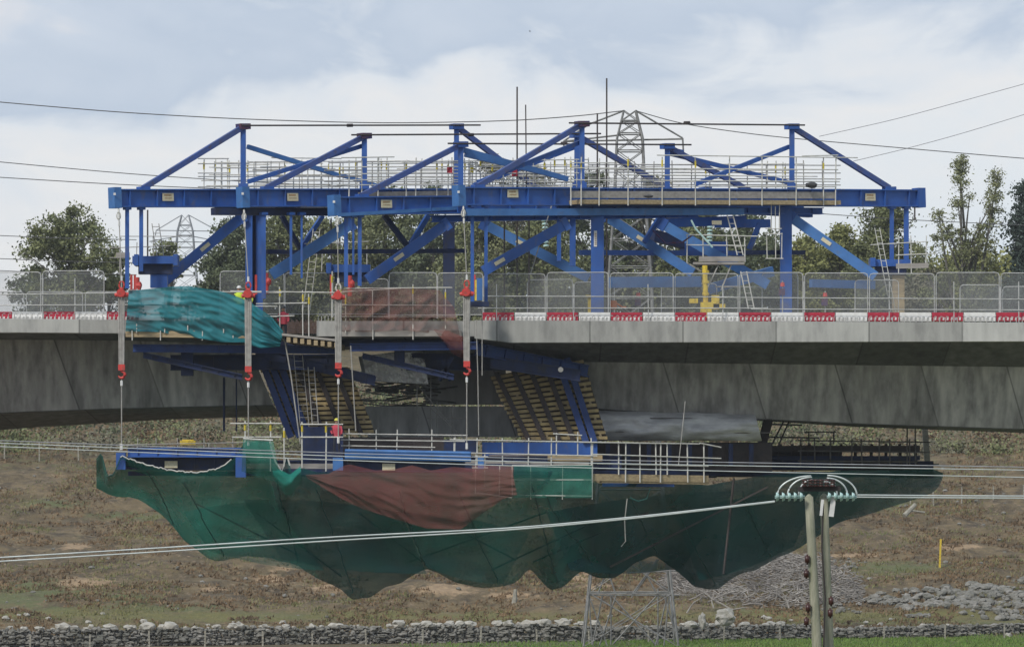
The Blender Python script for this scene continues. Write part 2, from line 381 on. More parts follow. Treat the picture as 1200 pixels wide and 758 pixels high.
tree(880, 258, TB, 42, 300, 'leaf_dark', 'dark tree behind the hanging tube cage', 100, 70, .26, 1.1, .1)
tree(942, 280, TB, 34, 305, 'leaf_yellow', 'yellow-green tree just right of the right-hand blue post', 80, 70, .26, 1.0, .1)
tree(985, 268, TB, 34, 310, 'leaf_yellow', 'yellowish green tree below the right end of the girder', 80, 70, .26, 1.0, .1)
tree(1038, 236, TB, 42, 305, 'leaf_olive', 'olive tree behind the right pair of blue hangers', 110, 70, .26, 1.1, .12)
tree(1130, 184, TB, 62, 285, 'leaf_pale', 'tall thin tree with several upright sparse stems at the right', 190, 34, .19, .75, .2, 'columns', lean=.0)
tree(1090, 320, TB, 40, 300, 'leaf_grey', 'low greyish scrub tree at the foot of the tall thin tree', 50, 60, .26, 1.0, .1)
tree(1150, 322, TB, 40, 304, 'leaf_dark', 'low dark tree between the thin tree and the conifer', 50, 60, .26, 1.0, .1)
tree(1206, 222, TB, 48, 280, 'leaf_conifer', 'dark conifer cut by the right edge of the photo', 150, 80, .26, 1.2, .05, 'cone', name='conifer_tree')

def woodland():
    for nm, lf, pxr, d, tp, lb in (('distant_wood', 'leaf_dark', (235, 905), 575, 285, 'dark far wood filling the gaps behind the blue frames'), ('distant_hedge', 'leaf_yellow', (890, 1230), 580, 300, 'olive far hedgerow behind the right end of the girders'), ('distant_scrub', 'leaf_pale', (260, 1100), 565, 318, 'paler scrub along the edge of the far wood')):
        mb = MB()
        for i in range(620):
            px = random.uniform(*pxr); top = tp + 26 * noise.noise(Vector((px * .025, d, 0))) + 10 * noise.noise(Vector((px * .09, d, 0)))
            if nm == 'distant_wood' and px < 262: top += (262 - px) * 2.5
            py = random.uniform(top, 400); c = P(px, py, d - D0 + random.uniform(-4, 4)); sz = random.uniform(.8, 1.7)
            for _ in range(60):
                leafquad(mb, c + Vector((random.gauss(0, .8), random.gauss(0, .8), random.gauss(0, .6))) * sz, .34)
        tag(mb.build(nm, LEAFM[lf], keep=True), lb, 'wood', kind='stuff')
woodland()
def scatter_bushes():
    groups = {'leaf_dark': MB(), 'leaf_olive': MB(), 'leaf_pale': MB(), 'bracken_brown': MB(), 'leaf_grey': MB()}
    for i in range(800):
        d = random.uniform(434, 478); px = random.uniform(-150, 1350); x = (px - 600) * d / F
        nn = noise.noise(Vector((x * .09, d * .12, 3))) + random.uniform(-.13, .13); k = list(groups)[0 if nn < -.25 else 3 if nn < -.05 else 1 if nn < .12 else 2 if nn < .3 else 4]; z = gz(x, d - D0)
        s = random.uniform(.7, 1.9)
        for _ in range(80):
            v = Vector((random.gauss(0, .8), random.gauss(0, .5), abs(random.gauss(0, .6)))) * s
            leafquad(groups[k], Vector((x, d - D0, z)) + v, .2)
    for k, mb in groups.items():
        nm = {'leaf_dark': 'gorse_scrub', 'leaf_olive': 'bramble_scrub', 'leaf_pale': 'willow_scrub', 'bracken_brown': 'bracken', 'leaf_grey': 'heather'}[k]
        lb = {'leaf_dark': 'dark gorse clumps across the hillside under the bridge', 'leaf_olive': 'olive bramble scrub across the hillside under the bridge', 'leaf_pale': 'pale willow scrub across the hillside under the bridge', 'bracken_brown': 'brown bracken across the hillside under the bridge', 'leaf_grey': 'grey heather clumps across the hillside under the bridge'}[k]
        tag(mb.build(nm, LEAFM[k], keep=True), lb, 'scrub', kind='stuff')
scatter_bushes()
def blades(n, dr, pxr, hr, m, name, label, w=.05, cond=None):
    mb = MB()
    for i in range(n):
        d = random.uniform(*dr); px = random.uniform(*pxr); x = (px - 600) * d / F; Y = d - D0
        z = gz(x, Y)
        if cond and not cond(px, to_px(x, Y, z)[1], x, Y): continue
        for _ in range(4):
            a = random.random() * 6.28; h = random.uniform(*hr)
            c = Vector((x + random.gauss(0, .2), Y + random.gauss(0, .2), z - .03)); dx = Vector((math.cos(a), math.sin(a), 0)) * w
            q = c + Vector((random.gauss(0, .4) * h, random.gauss(0, .3) * h, h))
            i0 = len(mb.v); mb.v += [c - dx, c + dx, q]; mb.f.append((i0, i0 + 1, i0 + 2))
    return tag(mb.build(name, m, keep=True), label, 'grass', kind='stuff')
cl = lambda px, py, x, Y: noise.noise(Vector((x * .15, Y * .15, 3))) > -.05
blades(42000, (333, 440), (-120, 1320), (.06, .3), LEAFM['bracken_brown'], 'dead_bracken', 'brown dead bracken and litter on the cleared slope', .11, cl)
blades(26000, (333, 440), (-120, 1320), (.06, .34), LEAFM['tuft'], 'dry_grass', 'straw coloured grass tufts on the cleared slope', .06, lambda px, py, x, Y: noise.noise(Vector((x * .12, Y * .12, 9))) > .02)
GRN = mat('grass_green', (.10, .20, .035), (.17, .22, .06), .9, scale=.8)
blades(16000, (302, 336), (-80, 1280), (.08, .26), GRN, 'field_grass', 'green field grass in front of the stone wall', .05, lambda px, py, x, Y: Y < wall_Y(x) - .4 and px > 420 + random.random() * 500)

# brash heap, rubble
def brash():
    mb = MB()
    for i in range(5200):
        px = random.uniform(775, 1010); d = random.uniform(352, 384)
        t = (px - 775) / 235; topd = 352 + 32 * math.sin(math.pi * min(1, .12 + t * .8))
        if d > topd: continue
        x = (px - 600) * d / F; z = gz(x, d - D0) + random.uniform(0, 1.0)
        a = random.random() * 6.28; L = random.uniform(.3, 1.3)
        v = Vector((math.cos(a), math.sin(a) * .5, random.uniform(-.35, .6))) * L
        c = Vector((x, d - D0, z)); mb.tube([c - v / 2, c + v / 2 + Vector((0, 0, random.uniform(-.1, .1)))], random.uniform(.015, .045), 4, cap=False)
    for i in range(16):
        px = random.uniform(770, 930); d = random.uniform(345, 354); x = (px - 600) * d / F; z = gz(x, d - D0)
        a = random.uniform(.2, 2.9); L = random.uniform(1.5, 3.2); c = Vector((x, d - D0, z + .2)); p = [c]
        for k in range(4): a += random.uniform(-.5, .5); c = c + Vector((math.cos(a), 0, math.sin(a) * .6 + .1)) * L / 4; p.append(c)
        mb.tube(p, [.07, .06, .05, .035, .02], 5)
    tag(mb.build('brash_heap', TWIG, keep=True), 'heap of grey cut branches on the slope left of the wooden pole', 'brushwood', kind='stuff')
brash()
def rubble(name, n, pxr, dr, sr, label, m=STONE, kind='stuff', cond=None, cat='rubble'):
    mb = MB()
    for i in range(n):
        px = random.uniform(*pxr); d = random.uniform(*dr)
        if cond and not cond(px, d): continue
        x = (px - 600) * d / F; r = random.uniform(*sr)
        mb.blob((x, d - D0, gz(x, d - D0) + r * .4), r, 1, .35, (1.2, 1, .75), i)
    return tag(mb.build(name, m, keep=True), label, cat, kind=kind)
rubble('rubble_bank', 1500, (1000, 1215), (346, 366), (.08, .34), 'bank of loose grey field stones at the right below the slope', cond=lambda px, d: abs(d - 354.5) < (1 + 5.5 * min(1, (px - 1000) / 110)) * (.7 + .9 * noise.noise(Vector((px * .03, d * .2, 0)))) * random.uniform(.5, 1.35))
rubble('stone_spill', 600, (930, 1030), (350, 380), (.06, .2), 'grey stone spill beside the wooden pole', cond=lambda px, d: abs(px - 978) < 38 * random.uniform(.3, 1.2))
rubble('scattered_stones', 150, (0, 1200), (332, 345), (.08, .26), 'loose pale stones scattered along the foot of the slope', STONEL)
rubble('hill_stones', 260, (0, 1200), (345, 430), (.05, .2), 'small grey stones strewn over the slope', STONE)

def stone_wall():
    mb = MB(); top = MB()
    x = -62.0; W = Y0 = 322 - D0
    for row in range(7):
        x = -62
        while x < 62:
            w = random.uniform(.22, .7) * random.choice((.7, 1, 1.15)); px, _ = to_px(x, W, 0)
            hmax = 1.12 if px < 700 else (.95 if px < 960 else .72)
            z = .08 + row * .17 + .10 * noise.noise(Vector((x * .8, row * 3.7, 1)))
            if z < hmax + .1 * noise.noise(Vector((x * .3, 0, 0))):
                W = wall_Y(x); mb.blob((x + w / 2, W + random.uniform(-.14, .14) + row * .03, gz(x, W, False) + z + random.uniform(-.06, .06)), .19, 1, .5, (w / .42, 1.3, random.uniform(.4, 1.0)), row * 300 + x)
                mb.blob((x + w / 2, W + .45, gz(x, W, False) + z), .2, 0, .3, (w / .38, 1.3, .8), row * 300 + x)
            x += w * .92
    x = -62
    while x < 62:
        px, _ = to_px(x, W, 0)
        if (px < 700 or 800 < px < 920) and noise.noise(Vector((x * .25, 5, 0))) > -.25:
            W = wall_Y(x); r = random.choice((.1, .14, .2, .25, .36)) * random.uniform(.8, 1.2); hm = 1.15 if px < 700 else .95
            top.blob((x, W + random.uniform(0, .5), gz(x, W, False) + hm + r * .35), r, 1, .4, (1.25, 1, .7), x * 7)
        x += random.uniform(.2, 1.0)
    t = thing('dry_stone_wall', (0, 68, 0), 'long grey dry stone field wall running across the bottom of the view', 'wall')
    mb.build('wall_courses', STONE, t); top.build('loose_coping', STONEL, t)
stone_wall()
for (px, py, r, sc, lb) in ((850, 723, .62, (1.1, .9, .85), 'large pale squarish boulder on the wall right of the lattice pylon foot'), (823, 727, .40, (.6, .8, 1.25), 'pale upright pointed stone beside the big boulder')):
    mb = MB().blob(P(px, py, 322 - D0), r, 2, .32, sc, px); o = mb.build('boulder', STONEL); tag(o, lb, 'boulder')

def wire_fence(xs, d, h, label, topoff=0, wires=4, lean=.05):
    dd = d; df = d if callable(d) else (lambda px: dd)
    d = df(xs[0]); Y = d - D0; x0 = (xs[0] - 600) * d / F
    t = thing('post_and_wire_fence', (x0, Y, gz(x0, Y)), label, 'fence')
    tops = []
    for px in xs:
        d = df(px); Y = d - D0; x = (px - 600) * d / F; z = gz(x, Y); hh = h * random.uniform(.85, 1.15); l_ = random.uniform(-lean, lean)
        MB().bar((x, Y, z - .2), (x + l_, Y, z + hh), .11, .11).build('fence_post', POSTW, t)
        tops.append((x, z, h * .85, Y))
    for k in range(wires):
        pts = [(x, Y - .06, z + hh * (1 - k * .24)) for x, z, hh, Y in tops]
        MB().tube(pts, .008, 3).build('fence_wire', WIRE, t)
wire_fence([-30, 35, 105, 175, 240, 308, 366, 429, 495, 563, 629, 690, 760, 848, 914, 975, 1036, 1107, 1177, 1240], lambda px: 308 + px / 1200 * 24, 1.0, 'low post and wire fence in front of the stone wall')
wire_fence([-20, 5, 46, 92, 140, 190, 245], 431, 1.6, 'post and wire fence on the slope left of the green net')
wire_fence([1067, 1094, 1127, 1164, 1200, 1240], 408, 1.3, 'post and wire fence on the slope at the right below the bridge')
xm = 501 * 372 / F; mb = MB(); mb.bar((xm, 122, gz(xm, 122) - .1), (xm + .1, 122, gz(xm, 122) + 2.3), .14, .14); tag(mb.build('marker_post', YEL), 'yellow marker post standing on the slope at the right', 'post')
xm = 466 * 398 / F; zl = gz(xm, 148); mb = MB(); mb.tube([(xm - .5, 147.5, zl + .15), (xm + .5, 148.4, zl + 1.1)], [.22, .18], 8); mb.tube([(xm + .1, 148, zl + .6), (xm + 1.3, 148.3, zl + .45)], .09, 6); tag(mb.build('fallen_log', POSTW), 'grey fallen log lying on the slope below the right fence', 'log')
mb = MB(); mb.tube([P(601, 716, 103), P(603, 704, 103), P(604, 690, 103)], [.28, .2, .12], 7); mb.tube([P(602, 708, 103), P(607, 700, 103)], [.08, .04], 5); tag(mb.build('tree_stump', POSTW), 'broken grey tree stump below the lowest part of the net', 'stump')
mb = MB(); mb.bar(P(1087, 545, 20), P(1083, 492, 20), .32, .3); mb.bar(P(1076, 544, 20), P(1100, 544, 20), .3, .1)
tag(mb.build('timber_post', POSTW), 'pale upright timber post under the right span beside the dark railing', 'post')

# ---------------------------------------------------------------- bridge spans
DE = -3.0
def span_parts(t, xs, ftop, fbot, wtop, wbot, slabf, Yw=2.2, Yb=3.6, Ysl=13.0, slabdrop=0, wx=None):
    mb = MB()                       # deck slab with fascia (real section), open ended
    n = len(xs)
    sec = []
    for x in xs:
        a = P(x, interp(ftop, x), DE); b = P(x, interp(fbot, x), DE); X = a.x
        w = P(x, interp(wtop, x), Yw)
        sec.append([(X, 15.5, a.z), (X, DE + .25, a.z), (X, DE, a.z - .03), (X, DE, b.z + .03), (X, DE + .3, b.z), (X + (w.x - X) * 1, Yw, w.z), (X, 9, w.z), (X, 15.5, b.z)])
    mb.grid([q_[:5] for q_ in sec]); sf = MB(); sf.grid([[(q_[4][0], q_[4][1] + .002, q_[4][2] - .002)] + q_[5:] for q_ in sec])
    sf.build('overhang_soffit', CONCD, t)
    mb.quad(*sec[0]); mb.quad(*reversed(sec[-1]))
    mb.build('deck_slab', CONC, t)
    xs2 = [x for x in xs if wx[0] < x < wx[1]]; xs2 = [wx[0]] + xs2 + [wx[1]]
    rows = []
    for x in xs2:
        a = P(x, interp(wtop, x) - .5, Yw); b = P(x + wx[2], interp(wbot, x), Yb)
        rows.append([a, (a.x, Yw + .5, a.z)][:1] + [b])
    wb = MB(); wb.grid(rows)
    back = [[Vector(p) + Vector((0, .45, 0)) for p in r_] for r_ in rows]; wb.grid(back)
    for k in (0, -1): wb.quad(rows[k][0], rows[k][1], back[k][1], back[k][0])
    wb.build('box_web', CONCW, t)
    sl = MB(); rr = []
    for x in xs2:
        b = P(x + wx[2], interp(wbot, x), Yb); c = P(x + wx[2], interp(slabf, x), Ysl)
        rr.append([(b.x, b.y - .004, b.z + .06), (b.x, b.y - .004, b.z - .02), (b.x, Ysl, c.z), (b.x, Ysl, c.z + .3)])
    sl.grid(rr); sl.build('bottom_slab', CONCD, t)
right = thing('bridge_span', P(900, 503, 4), 'right-hand concrete bridge cantilever whose deck edge carries the long run of barriers', 'bridge')
span_parts(right, [556] + [600 + 40 * i for i in range(22)], [(556, 375), (1200, 377.5), (1450, 379)], [(556, 397), (600, 402), (1200, 400.5), (1450, 401)],
           [(556, 409), (680, 424), (1200, 430), (1450, 432)], [(660, 477), (700, 480), (800, 487), (900, 492), (1000, 496.5), (1200, 503), (1450, 513)],
           [(660, 480), (1000, 500), (1200, 507), (1450, 516)], wx=(674, 1440, 20))
left = thing('bridge_span', P(0, 500, 4), 'left-hand concrete bridge cantilever ending behind the teal netting', 'bridge')
span_parts(left, [-260, -120, -60, 0, 50, 100, 150, 190, 240, 300], [(-260, 372), (0, 373), (190, 375), (300, 378)], [(-260, 389), (0, 390), (150, 391), (200, 395), (300, 397)],
           [(-260, 396), (150, 399), (300, 404)], [(-260, 495), (0, 482), (100, 478.5), (240, 475), (312, 474)],
           [(-260, 518), (0, 500), (150, 491.5), (312, 487)], wx=(-255, 290, 30))
# front nib of slab at 370-556
mb = MB(); a = P(371, 376, DE); b = P(555.8, 394, DE); mb.box((a.x, DE, b.z), (b.x, 9, a.z)); mb.build('deck_nib', CONC, right)
# inner web / closure concrete
mb = MB(); Yi = 9.0
mb.hexa([P(500, 474, Yi), P(596, 474, Yi), P(596, 474, Yi + 1), P(500, 474, Yi + 1), P(478, 404, Yi), P(590, 404, Yi), P(590, 404, Yi + 1), P(478, 404, Yi + 1)]); mb.build('inner_web', CONCN, right)
mb = MB(); mb.hexa([P(432, 512, 7), P(612, 512, 7), P(612, 512, 9), P(432, 512, 9), P(410, 476, 7), P(606, 476, 7), P(606, 476, 9), P(410, 476, 9)]); mb.build('bottom_slab_end', CONCN, right)
mb = MB()
mb.hexa([P(426, 446, 8), P(500, 452, 8), P(500, 452, 9), P(426, 446, 9), P(420, 418, 8), P(494, 408, 8), P(494, 408, 9), P(420, 418, 9)]); mb.build('rough_slab_end', CONCN, left)
mb = MB(); rows = []
for i in range(40):
    u = i / 39; row = []
    for j in range(16):
        v = j / 15; px = 424 + 72 * u + 6 * v; py = 416 - 4 * u + (30 + 8 * u) * v
        row.append(P(px, py, .9 + .5 * noise.noise(Vector((u * 6, v * 4, 0))) + .35 * abs(noise.noise(Vector((u * 14 + v * 8, v * 9, 4))))))
    rows.append(row)
mb.grid(rows); mb.grid([[p + Vector((0, .5, 0)) for p in r_] for r_ in rows]); mb.build('crumpled_sheeting', SHEETP, left)
random.seed(3)
mb = MB()
for i in range(60):
    px = random.uniform(415, 505); py = random.uniform(442, 478)
    mb.tube([P(px, py, 7.5), P(px + random.uniform(15, 40), py + random.uniform(-6, 6), 8.0 + random.random())], random.uniform(.02, .05), 4)
for i in range(34):
    px = random.uniform(430, 500); py = random.uniform(452, 462) ; mb.blob(P(px, py, 7.4), random.uniform(.1, .22), 0, .4, (1.3, .7, .6), i)
mb.build('starter_bar_bundle', STONE, left)
# plastic wrapped tendon ducts below right web
mb = MB(); rows = []
for i in range(60):
    px = 700 + 190 * i / 59; row = []
    for j in range(12):
        t = j / 11; py = 481 + (2 + 8 * i / 59) * 0 + 35 * t + 5 * (1 - t) * i / 59 * .9; bulge = math.sin(t * math.pi) ** .7 * .9 + .5 * abs(noise.noise(Vector((px * .015 + t * 1.5, t * 4, 3)))) + .35 * noise.noise(Vector((px * .02, t * 2.5, 7))) + .10 * noise.noise(Vector((px * .06, t * 5, 0)))
        sag = 1.6 * noise.noise(Vector((px * .03, t * 3, 2)))
        row.append(P(px + (1 - t) * -8 + (3 if i == 59 else 0), py + sag, 3.6 - bulge))
    rows.append(row)
mb.grid(rows); rows2 = [[p + Vector((0, 1.5, 0)) for p in r_] for r_ in rows]; mb.grid(rows2)
mb.build('wrapped_duct', WRAP, right, smooth=True)
mb = MB()
for py in (489, 505): mb.tube([P(700, py, 2.9), P(760, py + 1, 2.9), P(905, py + 2, 2.9)], .035, 5)
mb.build('drain_pipe', DARKT, right)

# starter loops on the deck edge
def loop_bar(px, py, parent, h=7, w=3.4):
    a = P(px, py, DE + .12)
    hh = h / 22; ww = w / 22
    MB().tube([a + Vector((0, 0, -.03)), a + Vector((0, 0, hh * .8)), a + Vector((ww * .3, 0, hh)), a + Vector((ww, 0, hh * .95))], .022, 5).build('edge_starter_bar', CLIP, parent)
for i in range(92): loop_bar(570 + i * 6.9, 376.5 + i * .02, right)
for i in range(7): loop_bar(373 + i * 3.9, 376.5, right)
for i in range(22): loop_bar(-4 + i * 6.9, 374.3, left)

# ---------------------------------------------------------------- barriers
def barrier_proto():
    t = thing('plastic_barrier', (0, 0, 0), 'x', 'barrier', 'red and white barrier units along the deck edge')
    L = 1.66; mb = MB()
    prof = [(-.22, 0), (-.22, .16), (-.12, .24), (-.10, .46), (.10, .46), (.12, .24), (.22, .16), (.22, 0)]
    mb.grid([[(x, y, z) for y, z in prof] for x in (0.01, L - .01)]); mb.quad(*[(0.01, y, z) for y, z in prof]); mb.quad(*[(L - .01, y, z) for y, z in reversed(prof)])
    mb.build('barrier_body', RED, t)
    for k in range(7):
        q = MB(); x = .12 + k * .215; q.hexa([(x, -.235, .05), (x + .09, -.235, .05), (x + .09, -.18, .05), (x, -.18, .05), (x + .02, -.235, .20), (x + .11, -.235, .20), (x + .11, -.12, .20), (x + .02, -.12, .20)])
        q.build('drain_slot', WHITE, t)
    return t
def place_barriers():
    red = barrier_proto()
    wt = copy_tree(red)
    for ch in [q for q in bpy.data.objects if q.parent == wt]:
        ch.data = ch.data.copy(); ch.data.materials.clear(); ch.data.materials.append(WHITE if ch.name.startswith('barrier') else FENCE)
    used = {red: False, wt: False}; cr = cw = 0
    items = [(565.5 + 37.6 * i, 'r' if i % 2 == 0 else 'w', 'R') for i in range(-0, 18)]
    items += [(-22.5 + 37.0 * i, 'r' if i % 2 == 0 else 'w', 'L') for i in range(0, 5)]
    cnt = {}
    for px, c, side in items:
        src = red if c == 'r' else wt
        o = src if not used[src] else copy_tree(src); used[src] = True
        a = P(px, 376.4 if side == 'R' else 375.6, DE + .75); o.location = a
        k = (c, side); i = cnt.get(k, 0); cnt[k] = i + 1
        o['label'] = '%s barrier unit on the %s deck edge, %s of the %s ones' % ('red' if c == 'r' else 'white', 'right' if side == 'R' else 'left', ORD[i], 'red' if c == 'r' else 'white')
place_barriers()

# ---------------------------------------------------------------- mesh fence panels
def fence_panel(x0, x1, ytop, ybot, Y, label, group, tilt=0, r=.028):
    a = P(x0, ybot, Y); b = P(x1, ybot, Y + tilt); h = P(x0, ytop, Y).z - a.z; up = Vector((0, 0, 1))
    b.z = a.z
    t = thing('mesh_fence_panel', a, label, 'fence panel', group)
    d = (b - a).normalized(); c = .18
    pts = [a, a + up * (h - c), a + up * (h - .05) + d * .05, a + up * h + d * c, b + up * h - d * c, b + up * (h - .05) - d * .05, b + up * (h - c), b]
    mb = MB(); mb.tube(pts, r, 5); mb.tube([a + up * .18, b + up * .18], r * .8, 5); mb.build('frame', FENCE, t)
    mb = MB(); y0 = Vector((0, .012, 0)); mb.quad(a + up * .18 + y0, b + up * .18 + y0, b + up * (h - .04) + y0, a + up * (h - .04) + y0); mb.build('mesh_infill', MESH, t)
    return t
front = [(456, 512), (513, 566), (567, 639), (641, 713), (715, 789), (791, 865), (867, 941), (943, 1017), (1019, 1095), (1097, 1171), (1173, 1246)]
for i, (a, b) in enumerate(front):
    fence_panel(a, b, 319.5 + (i % 3) * .6, 373, DE + 1.6, 'steel mesh fence panel in the front row on the right-hand deck, %s' % ORD[i], 'mesh fence panels in the front row on the right-hand deck', tilt=random.uniform(-.35, .35))
back = [(618, 671, 328), (673, 720, 331), (775, 840, 332), (848, 893, 336), (893, 935, 320), (1002, 1053, 328), (1125, 1172, 334), (1175, 1230, 336)]
for i, (a, b, y) in enumerate(back):
    fence_panel(a, b, y, 374, 7.5, 'smaller looking mesh fence panel farther back on the right-hand deck, %s' % ORD[i], 'mesh fence panels in the back row on the right-hand deck', tilt=random.uniform(-1, 1))
for i, (a, b, y) in enumerate([(258, 293, 318), (294, 333, 318), (334, 389, 320), (390, 455, 327)]):
    fence_panel(a, b, y, 372, 4.5, 'mesh fence panel between the teal and red netting, %s' % ORD[i], 'mesh fence panels on the deck behind the netting')
for i, (a, b, y) in enumerate([(-26, 48, 319), (50, 122, 317.5), (-70, 28, 342), (31, 97, 342), (100, 165, 342)]):
    fence_panel(a, b, y, 373, DE + 1.6 + (1.6 if i > 1 else 0), ('tall' if i < 2 else 'lower') + ' mesh fence panel on the left-hand deck, %s of its row' % ORD[i if i < 2 else i - 2], 'mesh fence panels on the left-hand deck')

def run(name, label, cat, Y0, Y1, x0, x1, posts, rails, r=.026, m=GALV, ptop=None, boards=(), tape=0, group=None, ext=0):
    """tube guardrail: posts [(px, ytop, ybot)], rails [(xa, ya, xb, yb)], boards [(xa,ya,xb,yb,thick_px,mat,name,setback)]"""
    Yf = lambda px: Y0 + (Y1 - Y0) * (px - x0) / max(1e-6, (x1 - x0))
    b = P(posts[0][0], posts[0][2], Yf(posts[0][0])); t = thing(name, b, label, cat, group)
    for (px, yt, yb) in posts:
        MB().tube([P(px, yb, Yf(px)), P(px + random.uniform(-.7, .7), yt, Yf(px))], r, 6).build('post', m, t)
        if tape and random.random() < tape:
            yy = yt + 3 + random.uniform(0, 3); MB().tube([P(px, yy + 8, Yf(px)), P(px, yy, Yf(px))], r * 1.5, 6).build('tape_band', YELT, t)
    for (xa, ya, xb, yb) in rails:
        MB().tube([P(xa, ya, Yf(xa) - r * 2.1), P(xb, yb, Yf(xb) - r * 2.1)], r * .95, 6).build('rail', m, t)
    for (xa, ya, xb, yb, th, mt, nm, sb) in boards:
        q0 = P(xa, ya, Yf(xa) + sb); q1 = P(xb, yb, Yf(xb) + sb); hh = th / 22
        MB().bar(q0, q1, .06 if 'toe' in nm else 1.0, hh).build(nm, mt, t)
    return t
# guard rails on the deck edge
run('tube_guardrail', 'long two-rail steel tube guardrail along the right-hand deck edge', 'guardrail', DE + .35, DE + .35, 0, 1,
    [(x, 333 if x in (582, 672, 760, 847) else 330, 379) for x in (582, 672, 760, 847, 942, 1042, 1118, 1194, 1260)],
    [(560, 347, 860, 348), (840, 348.5, 1270, 351), (560, 361, 900, 361), (880, 362, 1270, 363.5)], r=.03, m=FENCE)
run('tube_guardrail', 'two-rail steel tube guardrail along the left-hand deck edge', 'guardrail', DE + .35, DE + .35, 0, 1,
    [(x, 326, 377) for x in (-40, 50, 88, 142)], [(-60, 346, 150, 343), (-60, 358, 150, 357)], r=.03, m=FENCE)
run('tube_guardrail', 'steel tube guardrail with yellow taped posts at the gap between teal and red netting', 'guardrail', -3.6, -3.6, 0, 1,
    [(328, 336, 392), (355, 340, 402), (362, 344, 400), (389, 318, 372), (399, 335, 392)], [(270, 341, 400, 343), (300, 356, 360, 355), (290, 371, 345, 370), (400, 342, 470, 338)], r=.034, tape=.9)

# ---------------------------------------------------------------- form travellers
X0 = {1: 130, 2: 280, 3: 387, 4: 533}
def YF(k, px): return -5 + 17 * (px - X0[k]) / 547.0
GIRD = {1: (232.5, 232.0), 2: (232, 231.5), 3: (241.5, 236), 4: (230, 232.5)}      # centre line left, right (pixels)
KING = {1: ((285, 147), (535, 147)), 2: ((427, 158), (676, 157)), 3: ((540, 168), (782, 170)), 4: ((682, 144), (928, 147))}
STAYF = {1: (168, 628), 2: (313, 780), 3: (424, 880), 4: (560, 1042)}
def gy(k, px): a, b = GIRD[k]; return a + (b - a) * (px - X0[k]) / 547
trav = {}
trav['A'] = thing('form_traveller', P(300, 372, 2), 'left pair of tall blue steel truss frames of the bridge formwork traveller', 'form traveller')
trav['B'] = thing('form_traveller', P(700, 372, 2), 'right pair of tall blue steel truss frames with the long scaffold walkway in front', 'form traveller')
TW = {1: trav['A'], 2: trav['A'], 3: trav['B'], 4: trav['B']}
def q(k, px, py, dy=0): return P(px, py, YF(k, px) + dy)
for k in (1, 2, 3, 4):
    T = TW[k]; x0 = X0[k]; x1 = x0 + 547 if k < 4 else 1077
    a = q(k, x0 + 4, gy(k, x0)); b = q(k, x1, gy(k, x1))
    d = (b - a)
    g = MB().ibeam(a, b, .55, 21 / 22, .07, 18).build('main_girder', BLUE, T)
    for xx in (x0 + 4, x1 - 1):
        e0 = q(k, xx - 3.5, gy(k, xx) - .5); e1 = q(k, xx + 5, gy(k, xx) - .5)
        MB().bar(e0, e1, .62, 24 / 22).build('end_plate', BLUE if xx > x0 + 9 else BLUEL, T)
    e = q(k, x0 + 3, gy(k, x0) - 5, -.42); MB().bar(e, e + Vector((.12, 0, 0)), .03, .12).build('white_mark', SIGNW, T)
    for xx in (x0 + 105, x0 + 290, x0 + 455):
        c_ = q(k, xx, gy(k, xx), -.13); dd_ = d.normalized()
        pl_ = MB().bar(c_ - dd_ * .3, c_ + dd_ * .3, .04, 15 / 22).build('splice_plate', BLUEL, T)
        bm = MB()
        for bi in range(4):
            for bj in range(5): p_ = c_ + dd_ * (-.21 + bi * .14) + Vector((0, -.03, -.26 + bj * .13)); bm.box((p_.x - .02, p_.y - .02, p_.z - .02), (p_.x + .02, p_.y + .01, p_.z + .02))
        bm.build('splice_bolts', STAY, pl_)
    # lower chord between the posts
    c0 = q(k, x0 + 120, gy(k, x0) + 15, .1); c1 = q(k, x0 + 430, gy(k, x1) + 15, .1)
    MB().ibeam(c0, c1, .4, 8 / 22, .05, 12).build('lower_chord', BLUE if k > 2 else BLUED, T)
    (ka, kya), (kb, kyb) = KING[k]
    for (kx, ky) in KING[k]:
        MB().bar(q(k, kx, gy(k, kx) - 10), q(k, kx, ky + 3), .28, .30, (0, 1, 0)).build('king_post', BLUE, T)
        MB().bar(q(k, kx, gy(k, kx) - 10.5), q(k, kx, gy(k, kx) - 17), .5, .5, (0, 1, 0)).build('post_shoe', BLUE, T)
        MB().bar(q(k, kx - 6, ky + 1.5, -.02), q(k, kx + 6, ky + 1.5, -.02), .5, .30).build('king_head', RUST if kx in (285, 427, 682) else BLUE, T)
    fa, fb = STAYF[k]
    MB().bar(q(k, ka - 2, kya + 3, -.05), q(k, fa, gy(k, fa) - 12, -.05), .24, .28).build('stay', STAY if k in (1, 3) else STAY, T)
    MB().bar(q(k, kb + 2, kyb + 3, -.05), q(k, fb, gy(k, fb) - 12, -.05), .24, .28).build('stay', STAY, T)
    for fx in (fa, fb): MB().bar(q(k, fx - 6, gy(k, fx) - 11.5), q(k, fx + 6, gy(k, fx) - 11.5), .4, .18).build('stay_foot', BLUE, T)
    MB().tube([q(k, ka - (2 if k == 1 else 15), kya + .3, -.3), q(k, kb + (28 if k != 4 else 15), kyb - .2, -.3)], .05, 6).build('tie_rod', ROD, T)
    MB().tube([q(k, (ka + kb) / 2 - 3, kya + .2, -.3), q(k, (ka + kb) / 2 + 3, kya + .1, -.3)], .1, 6).build('rod_coupler', ROD, T)

